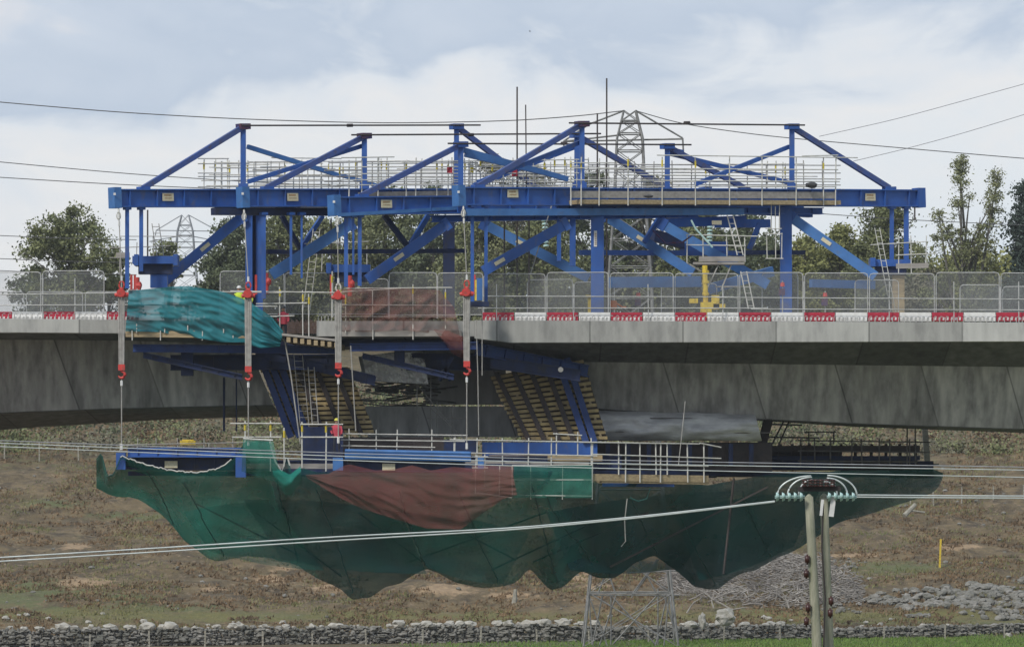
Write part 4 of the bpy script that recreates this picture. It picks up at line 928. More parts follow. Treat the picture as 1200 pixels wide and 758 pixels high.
# ---------------------------------------------------------------- netting
def sheet(name, label, top, bot, Yt, Yb, m, nu=170, nv=40, fold=.12, bulge=.5, fx=1.0, seed=0, slant=0, cat='netting', ropetop=False, cr=(.03, 1.5, 0)):
    mb = MB(); x0 = top[0][0]; x1 = top[-1][0]; rows = []; tr = []
    Yt_ = Yt if callable(Yt) else (lambda x: Yt); Yb_ = Yb if callable(Yb) else (lambda x: Yb)
    for i in range(nu + 1):
        u = i / nu; xt = x0 + (x1 - x0) * u; xb = bot[0][0] + (bot[-1][0] - bot[0][0]) * u; row = []
        yt = interp(top, xt); yb = interp(bot, xb)
        for j in range(nv + 1):
            v = j / nv; px = xt + (xb - xt) * v; py = yt + (yb - yt) * v
            Y = Yt_(xt) * (1 - v) + Yb_(xb) * v - bulge * math.sin(v * math.pi)
            w = Vector((px * .035 * fx + v * slant * .5 + seed, v * 1.6, seed))
            dy = fold * (noise.noise(w) * 1.2 + 2.2 * abs(noise.noise(Vector((px * cr[0], v * cr[1] + px * cr[2], seed)))) + 1.2 * abs(noise.noise(Vector((px * cr[0] * 2.3, v * cr[1] * 2.1 + px * cr[2] * 1.7, seed + 5)))) + .5 * noise.noise(Vector((px * cr[0] * 4, v * cr[1] * 4 + px * cr[2] * 4, seed + 9))))
            row.append(P(px, py, Y + dy * (.25 + .75 * min(1, v * 3)))) 
        rows.append(row); tr.append(row[0])
    mb.grid(rows); o = mb.build(name, m, smooth=True); tag(o, label, cat)
    if ropetop: MB().tube([p + Vector((0, -.03, .01)) for p in tr[::2]], .045, 5).build('edge_rope', ROPEW, o)
    return o
sheet('debris_netting', 'crumpled teal debris netting hung on the walkway of the left deck end',
      [(151, 341), (200, 336), (222, 335), (262, 342), (290, 352), (318, 371), (332, 388)], [(147, 388), (185, 389), (220, 394), (260, 401), (285, 401), (305, 408), (328, 406)],
      -4.4, -4.1, TEAL, fold=.17, bulge=.12, seed=2, slant=.6, cr=(.016, 3.4, -.012))
run('edge_walkway', 'timber edged walkway below the teal netting at the left deck end', 'scaffold', -4.0, -4.0, 0, 1, [(155, 384, 399), (188, 384, 399), (237, 384, 399), (273, 384, 399), (220, 336, 390), (160, 338, 390), (193, 338, 390), (262, 341, 390)], [(150, 340, 330, 343), (150, 357, 325, 359), (150, 368, 325, 371)], r=.03,
    boards=[(148, 391, 330, 393, 8, TIMBER, 'walkway_board', .6)])
sheet('debris_netting', 'sheer red debris netting with grey net over it on the walkway right of the gap',
      [(400, 339), (440, 337), (480, 338), (515, 340), (532, 360)], [(397, 388), (430, 389), (470, 387), (505, 390), (541, 402)], -4.5, -4.2, REDN, fold=.25, bulge=.15, seed=5)
sheet('debris_netting', 'small red net tail hanging from the end of the red walkway netting',
      [(508, 386), (525, 388), (542, 394)], [(516, 396), (530, 414), (543, 421)], -4.3, -4.2, REDND, nu=24, nv=12, fold=.15, seed=6)
run('edge_walkway', 'timber edged walkway with taped posts inside the red netting', 'scaffold', -4.0, -4.0, 0, 1, [(437, 337, 398), (484, 333, 398), (522, 338, 385), (405, 345, 390)], [(405, 338, 530, 337), (500, 337, 530, 337), (400, 357, 530, 358), (400, 371, 535, 371)], r=.03, tape=.5,
    boards=[(397, 391, 541, 391, 7, BOARD, 'walkway_board', .6)])
t = thing('joist_deck', P(335, 404, -3), 'timber decking on joists spanning the gap between the two deck ends', 'decking')
MB().bar(P(332, 393, -3.2), P(397, 400, -3.2), 3, .12).build('deck_sheet', BOARD, t)
for k in range(8): a = P(338 + k * 8, 398 + k * .9, -4.7); MB().bar(a, a + Vector((.25, 3, -.05)), .2, .26).build('joist', TIMBER, t)
t = thing('rebar_mat', P(335, 390, -2), 'rusty reinforcement mat in the gap between the deck ends', 'reinforcement')
mb = MB()
for k in range(34): x = 330 + k * 1.4; mb.tube([P(x, 391, -1.5), P(x + .5, 374 + (k % 4), -1.5)], .02, 4)
for k in range(5): mb.tube([P(329, 379 + k * 2.6, -1.5), P(378, 380 + k * 2.6, -1.5)], .02, 4)
mb.build('rebar_grid', REBAR, t)

NR = lambda x: -5.6 if x < 580 else -5.6 + 17 * (x - 580) / 525.0
HB = [(113, 572), (128, 578), (165, 586), (190, 602), (215, 632), (240, 653), (258, 658), (285, 652), (312, 653), (350, 662), (375, 680), (400, 690), (412, 702), (432, 701), (450, 688), (470, 683), (500, 666), (530, 680), (560, 689), (590, 688), (607, 681), (621, 665), (645, 692), (660, 688), (680, 669), (700, 677), (720, 678), (742, 660), (767, 651), (790, 665), (812, 688), (840, 690), (870, 672), (900, 660), (940, 640), (980, 613), (1010, 605), (1045, 593), (1085, 581), (1096, 576), (1102, 568), (1105, 558)]
HT = [(113, 538), (119, 530), (126, 558), (133, 556), (142, 534), (170, 544), (200, 551), (232, 554), (258, 548), (275, 536), (287, 517), (316, 516), (322, 540), (331, 553), (336, 532), (342, 553), (355, 548), (370, 553), (420, 553), (500, 554), (600, 552), (690, 552), (700, 566), (830, 568), (900, 556), (1000, 551), (1095, 550), (1105, 554)]
def smooth_poly(pts, step=6, it=3):
    xs = []; x = pts[0][0]
    while x < pts[-1][0]: xs.append([x, interp(pts, x)]); x += step
    xs.append(list(pts[-1]))
    for _ in range(it):
        ys = [p[1] for p in xs]
        for i in range(1, len(xs) - 1): xs[i][1] = (ys[i - 1] + 2 * ys[i] + ys[i + 1]) / 4
    return xs
HB = smooth_poly(HB, 3, 2); HT = HT[:4] + smooth_poly(HT[4:9], 4, 2) + HT[9:]
def hull():
    mb = MB(); rows = []; nu = 420; nv = 44; rim = []
    for i in range(nu + 1):
        px = 113 + (1105 - 113) * i / nu; yt = interp(HT, px); yb = interp(HB, px) + .6 * noise.noise(Vector((px * .1, 0, 0))); Y0 = NR(px); row = []
        for j in range(nv + 1):
            v = j / nv                                   # 0 front rim, .6 bottom line, 1 far side
            f = 0 if v <= .6 else math.cos((v - .6) / .4 * math.pi / 2)
            f0 = f if v > .6 else (v / .6) ** .85
            py = yt + (yb - yt) * f0
            Y = Y0 + 6.0 * (v / .6) ** 1.3 if v <= .6 else Y0 + 6 + 6 * (v - .6) / .4
            py = 600 - (600 - py) * 1.0
            w = Vector((px * .02 + v * 2.5, v * 2.5, 1)); dy = .25 * noise.noise(w) + .30 * abs(noise.noise(w * 2.0)) + .10 * noise.noise(Vector((px * .12, v * 3, 0)))
            vv = min(1, v / .6)
            tt = [113 + 10 * vv] + [a_ + (b_ - a_) * vv for a_, b_ in ((205, 258), (335, 415), (455, 500), (545, 585), (640, 655), (730, 745), (850, 835), (950, 915), (1040, 1010))] + [1110]
            for ta, tb in zip(tt, tt[1:]):
                if ta <= px < tb: dy += min(1.5, (tb - ta) / 85) * math.sin(math.pi * (px - ta) / (tb - ta)) ** .8 * (.25 + .75 * math.sin(math.pi * min(1, v / .62) * .85))
            if v > .6: dz = 0.15 * noise.noise(w * 2)
            else: dz = 0
            row.append(P(px, py, Y + dy * min(1, 6 * v)) + Vector((0, 0, dz)))
        rows.append(row); rim.append(row[0])
    mb.grid(rows); o = mb.build('catch_net', GREEN, smooth=True)
    o.data.materials.append(GREEND); o.data.materials.append(GREENM)
    for p_ in o.data.polygons:
        i_, j_ = divmod(p_.index, nv); x_ = 113 + 992 * i_ / nu - 75 * min(1, j_ / nv / .6)
        p_.material_index = 0 if x_ < 300 else 1 if x_ < 410 else 2 if x_ < 640 else 1
    for (tp, bt, dy_, mt_) in (([(285, 585), (470, 600)], [(330, 655), (500, 672)], 1.5, GREEND), ([(470, 600), (620, 625)], [(500, 664), (590, 684)], 1.2, GREEND), ([(215, 600), (330, 590)], [(245, 645), (380, 668)], 1.6, GREENM), ([(640, 600), (860, 575)], [(668, 668), (800, 665)], 2.0, GREEND), ([(790, 600), (960, 575)], [(820, 680), (930, 640)], 2.2, GREENM)):
        m2 = MB(); rr_ = []
        for a_ in range(31):
            u_ = a_ / 30; xt_ = tp[0][0] + (tp[1][0] - tp[0][0]) * u_; xb_ = bt[0][0] + (bt[1][0] - bt[0][0]) * u_; rr_.append([P(xt_ + (xb_ - xt_) * q_ / 12, interp(tp, xt_) + (interp(bt, xb_) - interp(tp, xt_)) * q_ / 12 + 10 * math.sin(math.pi * u_) * (q_ / 12 - .5), NR(xt_) + 4 + dy_ + .3 * noise.noise(Vector((u_ * 4, q_ * .4, 0)))) for q_ in range(13)])
        m2.grid(rr_); m2.build('inner_net_layer', mt_, o, smooth=True); tag(o, 'huge dark green safety net slung in scallops beneath the whole lower platform', 'netting')
    for px_, a_ in ((205, 14), (262, 22), (350, 12), (415, 20), (500, 14), (585, 22), (655, 14), (700, 30), (770, 14), (838, 24), (905, 16), (985, 20)):
        i_ = int((px_ - 113) / 992 * nu); MB().tube([rows[min(nu, int(i_ - a_ * (1 - j / 24)))][j] + Vector((0, -.04, 0)) for j in range(3, 26)], .03, 4).build('net_seam', GREENS, o)
    k0 = int((142 - 113) / 992 * nu); k1 = int((274 - 113) / 992 * nu)
    MB().tube([p + Vector((0, -.05, .025 * math.sin(i * 1.3) + .02 * math.sin(i * 2.9))) for i, p in enumerate(rim[k0:k1])], .035, 5).build('edge_rope', ROPEW, o)
    MB().tube([p + Vector((0, -.05, 0)) for p in rim[0:k0 + 1]], .02, 5).build('edge_rope', GREENS, o)
    k2 = int((316 - 113) / 992 * nu); k3 = int((344 - 113) / 992 * nu)
    MB().tube([p + Vector((0, -.05, 0)) for p in rim[k2:k3]], .045, 5).build('edge_rope', ROPEW, o)
    # bracing cables seen through it
    for a, b in (((300, 600), (400, 675)), ((420, 600), (495, 658)), ((520, 612), (605, 656)), ((480, 658), (640, 600)), ((625, 658), (760, 600)), ((575, 668), (700, 610)), ((860, 560), (848, 672)), ((230, 590), (350, 650)), ((715, 664), (900, 570))):
        MB().bar(P(*a, 3), P(*b, 2), .09, .09).build('sling_cable', STEELD, o)
hull()
MB_ = MB(); MB_.tube([P(279, 560, -5.6), P(279, 532, -5.6)], .2, 6)
sheet('debris_netting', 'folded green net lapped over the platform corner near the white rope loops',
      [(285, 514), (300, 515), (320, 516)], [(283, 552), (305, 560), (330, 566)], -5.9, -5.8, GREENL, nu=24, nv=12, fold=.12, seed=8, ropetop=True)
sheet('debris_netting', 'green net pouch sagging right of the white rope loops',
      [(318, 545), (330, 551), (340, 556), (352, 546)], [(322, 565), (335, 580), (342, 580), (354, 562)], -6.0, -5.4, GREEN, nu=24, nv=12, fold=.12, seed=9)
sheet('debris_netting', 'large dark red net draped under the lower platform left of centre',
      [(358, 556), (385, 555), (404, 545), (410, 544), (440, 551), (465, 549), (483, 545), (505, 551), (530, 547), (560, 549), (600, 550)], [(360, 560), (400, 584), (425, 596), (460, 607), (500, 619), (540, 620), (562, 604), (590, 584), (606, 580)], -6.1, -6.4, REDND, fold=.16, bulge=.3, seed=12, slant=-.6, ropetop=False, cr=(.010, 2.6, -.014))
sheet('debris_netting', 'pale green net panel on the lower platform right of the dark red net',
      [(602, 546), (694, 545)], [(602, 583), (694, 583)], -3.4, -3.4, GREENL, nu=40, nv=14, fold=.08, bulge=.05, seed=14)
run('net_frame', 'thin hanging tube frame carrying the pale green net panel', 'scaffold', -3.3, -3.3, 0, 1, [(600, 545, 582), (622, 545, 585), (659, 545, 585), (694, 545, 585)], [(600, 545, 694, 545), (600, 580, 694, 581), (600, 562, 694, 562)], r=.026)
sheet('debris_netting', 'sheer dark red net strip over the small hanging tube cage', [(553, 545), (602, 546)], [(556, 579), (600, 582)], -5.5, -5.3, REDN, nu=24, nv=12, fold=.1, seed=15)

# ---------------------------------------------------------------- hoists
def hoist(i, px, y0, yblock, yhook, yend, label, thick=False, xt=None):
    Y = -5.75; xt = px if xt is None else xt
    t = thing('chain_hoist', P(px, yend, Y), label, 'hoist', 'red chain hoists holding up the lower platform')
    MB().tube([P(xt, y0, -5), P(xt + .5, y0 + 12, Y)], .05, 6).build('shackle', GALV, t)
    mb = MB(); c = P(xt, y0 + 8, Y + .35)
    mb.tube([c + Vector((.10 * math.cos(a * .7), 0, .2 * math.sin(a * .7))) for a in range(10)], .03, 5); mb.build('ring', GALV, t)
    MB().tube([P(xt + .5, y0 + 12, Y), P(px, yblock - 14, Y)], .028, 5).build('wire_sling', GALVD, t)
    MB().tube([P(xt + .6, y0 + 14, Y), P(xt + .7, y0 + 20, Y)], .06, 6).build('ferrule', SIGNW, t)
    MB().tube([P(px, yblock - 20, Y), P(px, yblock - 14, Y)], .06, 6).build('ferrule', SIGNW, t)
    # block: two cheeks, wheel and motor
    b = MB(); b.bar(P(px - 4.5, yblock + .5, Y), P(px + 3.5, yblock + 1.5, Y), .3, .36); b.tube([P(px - 1, yblock, Y - .22), P(px - 1, yblock, Y + .22)], .22, 12); b.tube([P(px + 3, yblock + 2, Y), P(px + 8, yblock + 2.5, Y)], [.15, .11], 10); b.tube([P(px - 4, yblock + 2, Y), P(px - 8, yblock + 3, Y)], [.13, .09], 10); b.tube([P(px, yblock - 6, Y), P(px, yblock, Y)], [.08, .16], 8)
    b.build('hoist_block', REDM, t)
    h = MB(); c = P(px, yblock - 9, Y); h.tube([c + Vector((.13 * math.sin(a), 0, .2 * math.cos(a))) for a in [k * .6 for k in range(11)]], .045, 6); h.build('top_hook', GALV if i == 3 else REDM, t)
    for k, o in enumerate((-3.2, -1.2, 1.0, 3.0)):
        MB().tube([P(px + o, yblock + 5, Y), P(px + o * .8, yhook - 6, Y)], .055 if thick else .04, 5).build('chain_fall', GALVD, t)
    MB().bar(P(px, yhook - 7, Y), P(px, yhook, Y), .34, .24, (0, 1, 0)).build('hook_block', REDM, t)
    c = P(px, yhook + 5, Y); h = MB(); pts = [c + Vector((0, 0, .3)), c + Vector((0, 0, .17))] + [c + Vector((.17 * math.sin(a), 0, .17 * math.cos(a))) for a in [.6 + k * .42 for k in range(10)]]
    h.tube(pts, [.07] * 2 + [.075, .08, .085, .09, .09, .085, .08, .07, .055, .03], 6); h.build('hook', REDM, t, smooth=True)
    MB().tube([P(px, yhook + 10, Y), P(px, yend, Y)], .03, 5).build('lower_sling', GALVD, t)
    MB().tube([P(px, yhook + 12, Y), P(px, yhook + 18, Y)], .07, 6).build('ferrule', SIGNW, t); MB().tube([P(px, yend - 8, Y), P(px, yend - 1, Y)], .07, 6).build('ferrule', SIGNW, t)
hoist(1, 142.5, 245, 343, 434, 528, 'red chain hoist at the far left hanging from the first girder end', xt=139)
hoist(2, 291, 246, 344, 436, 523, 'red chain hoist in front of the teal netting hanging from the second girder end', True, xt=286)
hoist(3, 396.5, 252, 346, 432, 520, 'red chain hoist at the left edge of the red netting', True, xt=395)
hoist(4, 547, 242, 342, 430, 527, 'red chain hoist right of the red netting with its hook clear of the beams', True, xt=543)
for i, (px, py) in enumerate(((161, 335), (312, 330), (410, 333), (559, 338))):
    mb = MB(); mb.tube([P(px, py + 14, -2.5), P(px, py - 10, -2.5)], .12, 8); mb.blob(P(px + 2, py, -2.5), .18, 1, .2, (1, 1, 1.3), i); o = mb.build('hydraulic_jack', REDM if i != 3 else YEL)
    tag(o, ('red', 'red', 'red', 'yellow')[i] + ' hydraulic jack on the hanger rods beside the chain hoist, %s of four' % ORD[i], 'jack', 'jacks beside the chain hoists')
for pts, lb, r in (([(334, 400), (341, 440), (352, 520)], 'thin rope hanging beside the caged ladder from the deck gap', .035), ([(411, 405), (413, 440), (417, 505)], 'thin rope hanging right of the third chain hoist', .03), ([(558, 375), (560, 440), (561, 510)], 'brown rope hanging just right of the fourth chain hoist', .025), ([(565, 360), (565, 440)], 'short brown rope hanging below the blue hanger bracket', .025), ([(803, 470), (800, 500), (795, 545)], 'thin rope hanging beside the wrapped ducts', .025)):
    tag(MB().tube([P(x, y, -3.9) for x, y in pts], r, 5).build('rope', GALVD), lb, 'rope')
tag(MB().tube([P(735, 584, -1), P(732, 610, -1), P(733, 634, -1), P(728, 640, -1)], .028, 5).build('hose', GALVD), 'pale hose hanging vertically in front of the green net right of centre', 'hose')
tag(MB().tube([P(762, 572, -1), P(758, 584, -1), P(748, 587, -1), P(738, 583, -1)], .035, 5).build('hose', GREENS), 'looped grey hose below the lower timber walkway', 'hose')

# ---------------------------------------------------------------- people
def person(px, pyhead, Y, label, top_m, helm_m, lean=0.0, H=1.76, facing=0):
    head = P(px, pyhead, Y); base = head - Vector((0, 0, H - .10))
    t = thing('person', base, label, 'person')
    V = [(0, 0, .95), (0, 0, 1.15), (lean * .3, 0, 1.38), (lean * .5, 0, 1.48), (lean * .7, -.02, 1.60), (lean * .7, -.02, 1.72),
         (-.1, 0, .88), (-.12, -.02, .48), (-.12, .02, .06), (-.12, -.14, .04), (.1, 0, .88), (.13, -.04, .48), (.13, .03, .06), (.13, -.13, .04),
         (-.19 + lean * .4, 0, 1.40), (-.27 + lean * .4, -.03, 1.12), (-.22 + lean * .4, -.24, .98), (-.2 + lean * .4, -.33, .97), (.19 + lean * .4, 0, 1.40), (.28 + lean * .4, -.03, 1.12), (.25 + lean * .4, -.22, .96), (.23 + lean * .4, -.31, .95)]
    E = [(0, 1), (1, 2), (2, 3), (3, 4), (4, 5), (0, 6), (6, 7), (7, 8), (8, 9), (0, 10), (10, 11), (11, 12), (12, 13), (2, 14), (14, 15), (15, 16), (16, 17), (2, 18), (18, 19), (19, 20), (20, 21)]
    RR = [.14, .15, .16, .065, .10, .09, .10, .07, .045, .04, .10, .07, .045, .04, .075, .05, .035, .03, .075, .05, .035, .03]
    me = bpy.data.meshes.new('body'); me.from_pydata(V, E, []); o = bpy.data.objects.new('body', me); C.objects.link(o); o.parent = t
    md = o.modifiers.new('Skin', 'SKIN')
    if not me.skin_vertices: 
        pass
    for i, sv in enumerate(me.skin_vertices[0].data): sv.radius = (RR[i], RR[i] * (.75 if i < 3 else 1)); sv.use_root = (i == 0)
    o.modifiers.new('Sub', 'SUBSURF').render_levels = 1; o.modifiers['Sub'].levels = 1; me.materials.append(CLOTH)
    # jacket
    mb = MB(); loc = base
    ring = lambda z, rx, ry, ox: [Vector((ox + rx * math.cos(a), ry * math.sin(a), z)) + loc for a in [k * 2 * math.pi / 12 for k in range(13)]]
    mb.grid([ring(.86, .22, .17, 0), ring(1.05, .215, .17, 0), ring(1.25, .24, .19, lean * .2), ring(1.42, .22, .16, lean * .4), ring(1.50, .1, .09, lean * .5)]); mb.build('jacket', top_m, t, smooth=True)
    for s in (0, 1):
        a, b_, c_ = [Vector(V[k]) + loc for k in ((14, 15, 16) if s == 0 else (18, 19, 20))]
        MB().tube([a, b_, c_], [.085, .068, .05], 8).build('sleeve', top_m, t, smooth=True)
    hp = Vector(V[5]) + loc; fc = Vector(V[4]) + loc
    MB().blob((fc.x, fc.y - .02, fc.z + .02), .105, 2, .02, (.9, 1, 1.15), 1).build('face', SKIN, t, smooth=True)
    f = MB(); f.blob((fc.x, fc.y - .125, fc.z + .01), .02, 1, 0, (1, 1, 1.4), 1); f.build('nose', SKIN, t)
    h = MB(); rr = []
    for j in range(6): th = j / 5 * math.pi / 2; rr.append([Vector((hp.x + .135 * math.cos(th) * math.cos(a), hp.y + .155 * math.cos(th) * math.sin(a), hp.z - .02 + .14 * math.sin(th))) for a in [k * 2 * math.pi / 12 for k in range(13)]])
    h.grid(rr); h.grid([[v + Vector((0, 0, .004)) for v in rr[0]], [Vector((hp.x + (v.x - hp.x) * 1.12, hp.y + (v.y - hp.y) * 1.18, hp.z - .025)) for v in rr[0]]]); h.build('helmet', helm_m, t, smooth=True)
person(281, 338.5, -2.6, 'worker in hi-vis jacket and white helmet above the teal netting, left of the pair', HIVIS, HELM, -.05)
person(289, 339, -2.3, 'worker in hi-vis jacket and dark helmet beside the second chain hoist', HIVIS, HELMD, .06)
person(332, 362, -3.0, 'worker in dark helmet and red jacket standing in the gap beside the teal netting', PINK, HELMD, 0)
person(394.5, 493.5, -3.6, 'worker in yellow helmet and red jacket on the lower platform below the third chain hoist', PINK, HELMY, 0)

# ---------------------------------------------------------------- pylons
def pylon(cx, basey, topy, Y, profile, arms, m, label, r=.09, brace_n=12, insul=(), stays=()):
    base = P(cx, basey, Y); t = thing('lattice_pylon', base, label, 'pylon')
    extra = [] if cx < 600 else [(690, 697, 796, 697), (690, 697, 694, 757), (702, 757, 722, 697), (712, 757, 690, 697), (716, 697, 770, 757), (770, 697, 716, 757), (768, 757, 782, 697), (778, 757, 784, 697), (796, 757, 778, 697), (735, 671, 800, 668), (748, 655, 772, 700), (772, 655, 740, 700), (702, 640, 722, 697), (722, 640, 700, 697), (740, 697, 770, 655), (716, 757, 716, 697), (771, 757, 771, 690), (694, 757, 706, 697)]
    for q_ in extra: MB().tube([P(q_[0], q_[1], Y - 1.5), P(q_[2], q_[3], Y - 1.5)], .05, 4).build('base_strut', m, t)
    prof = profile      # [(py, halfwidth px)]
    def hw(py): return interp(prof, py) * (Y + D0) / F
    def leg(sx, sy, py): c = P(cx + 0, py, Y); w = hw(py); return Vector((c.x + sx * w, Y + sy * w, c.z))
    ys = [p[0] for p in prof]
    for sx in (-1, 1):
        for sy in (-1, 1): MB().tube([leg(sx, sy, y) for y in ys], r, 4).build('leg', m, t)
    lv = []; y = prof[0][0]
    while y < prof[-1][0] - 3: lv.append(y); y += max(hw(y) * F / (Y + D0) * 1.5, 12)
    lv.append(prof[-1][0])
    mb = MB()
    for a, b in zip(lv, lv[1:]):
        for (s1, s2) in (((-1, -1), (1, -1)), ((1, -1), (1, 1)), ((1, 1), (-1, 1)), ((-1, 1), (-1, -1))):
            mb.tube([leg(*s1, a), leg(*s2, b)], r * .4, 4); mb.tube([leg(*s2, a), leg(*s1, b)], r * .4, 4)
            if b < prof[-1][0]: mb.tube([leg(*s1, b), leg(*s2, b)], r * .6, 4)
    mb.build('cross_bracing', m, t)
    for (xa, ya, xb, yb) in arms: MB().tube([P(xa, ya, Y), P(xb, yb, Y)], r * .8, 4).build('cross_arm', m, t)
    for (xa, ya, xb, yb) in insul:
        n_ = max(4, int(math.hypot(xb - xa, yb - ya) / 4)); a = P(xa, ya, Y); b = P(xb, yb, Y); mb = MB()
        mb.tube([a, b], .04, 5)
        for k in range(n_): p = a.lerp(b, (k + .5) / n_); d = (b - a).normalized() * .06; mb.tube([p - d, p + d], [.16, .22], 8)
        mb.build('insulator_string', GLASS, t, smooth=True)
    return t
pylon(738, 758, 130, 66, [(130, 7), (163, 15), (250, 19), (330, 25), (500, 33), (655, 44), (756, 55)],
      [(731, 130, 690, 146), (690, 146, 660, 166), (660, 166, 800, 163), (745, 130, 800, 162), (800, 162, 801, 182), (660, 166, 730, 158), (660, 166, 662, 178), (636, 252, 842, 252), (690, 238, 636, 252), (786, 238, 842, 252)], PYL,
      'dark lattice pylon standing behind the bridge with its feet by the stone wall', .075, insul=((638, 256, 640, 290), (832, 264, 831, 292)))
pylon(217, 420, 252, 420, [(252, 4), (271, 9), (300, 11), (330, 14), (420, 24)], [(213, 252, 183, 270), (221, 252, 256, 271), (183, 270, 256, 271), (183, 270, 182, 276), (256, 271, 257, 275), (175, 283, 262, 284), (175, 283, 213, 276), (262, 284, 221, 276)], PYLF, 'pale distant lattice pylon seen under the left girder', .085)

# ---------------------------------------------------------------- power lines
def catwire(name, pts, d, r, m, label, group=None, r2=None):
    Yw = d - D0; out = []
    for (xa, ya), (xb, yb) in zip(pts, pts[1:]):
        for k in range(6): t = k / 6; out.append((xa + (xb - xa) * t, ya + (yb - ya) * t))
    out.append(pts[-1]); sm = out[:]
    for _ in range(5): sm = [sm[0]] + [((sm[i - 1][0] + 2 * sm[i][0] + sm[i + 1][0]) / 4, (sm[i - 1][1] + 2 * sm[i][1] + sm[i + 1][1]) / 4) for i in range(1, len(sm) - 1)] + [sm[-1]]
    o = MB().tube([P(x, y, Yw) for x, y in sm], r, 5).build(name, m); tag(o, label, 'cable', group)
PW = 'overhead_wire'
catwire(PW, [(-60, 114), (0, 120), (140, 132), (283, 140), (450, 145), (600, 142), (680, 136), (731, 130)], 300, .032, WIRE, 'thin top wire from the left edge to the peak of the lattice pylon')
catwire(PW, [(745, 130), (800, 146), (900, 160), (1050, 173), (1200, 186), (1260, 190)], 310, .03, WIRE, 'thin top wire from the lattice pylon peak down to the right edge')
catwire(PW, [(-60, 184), (0, 190), (150, 204), (300, 214), (420, 219)], 300, .028, WIRE, 'upper of two thin wires meeting the left girder from the left edge')
catwire(PW, [(-60, 204), (0, 208), (130, 216), (270, 222)], 300, .028, WIRE, 'lower of two thin wires just above the left girder end')
for i, y in enumerate((276, 303, 317)): catwire(PW, [(-40, y - 1), (0, y), (60, y + 3), (160, y + 5)], 360, .03, WIRE, 'thin wire crossing the lone left tree, %s of three' % ('top', 'middle', 'bottom')[i])
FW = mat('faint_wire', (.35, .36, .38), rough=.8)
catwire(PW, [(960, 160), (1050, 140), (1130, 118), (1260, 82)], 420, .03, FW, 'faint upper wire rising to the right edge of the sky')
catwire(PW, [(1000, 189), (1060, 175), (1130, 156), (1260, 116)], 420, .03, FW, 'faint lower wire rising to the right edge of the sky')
catwire(PW, [(940, 249), (1010, 254), (1050, 257), (1240, 266)], 360, .03, WIRE, 'thin wire level with the right girder crossing the tall thin tree')
for i, (a, b, c) in enumerate(((516, 537, 547), (519, 541, 550.5), (523, 546, 559))):
    catwire('overhead_cable', [(-60, a - 2), (0, a), (300, a + (b - a) * .55), (600, b), (900, b + (c - b) * .55), (1200, c), (1270, c + 2)], 150, .015, WIREB if i else FW, 'pale cable crossing the whole view at lower platform level, %s of three' % ('top', 'middle', 'bottom')[i])
PD = 86
for i, (a, o) in enumerate(((653, 0), (657.5, 2.0))):
    catwire('overhead_cable', [(-60, a + 3.5), (0, a), (200, a - 12), (400, a - 25), (600, 619 + o), (750, 605 + o * .8), (908, 587 + o * .4)], PD, .014, WIREB, 'bright thick cable rising from the lower left to the wooden pole, %s of two' % ('upper', 'lower')[i])
for i, y in enumerate((580, 582.5)): catwire('overhead_cable', [(1004, y - .3), (1100, y + .6), (1200, y + 1), (1270, y + 1.4)], PD, .013, WIREB, '%s bright cable leaving the wooden pole towards the right edge' % ('upper', 'lower')[i])

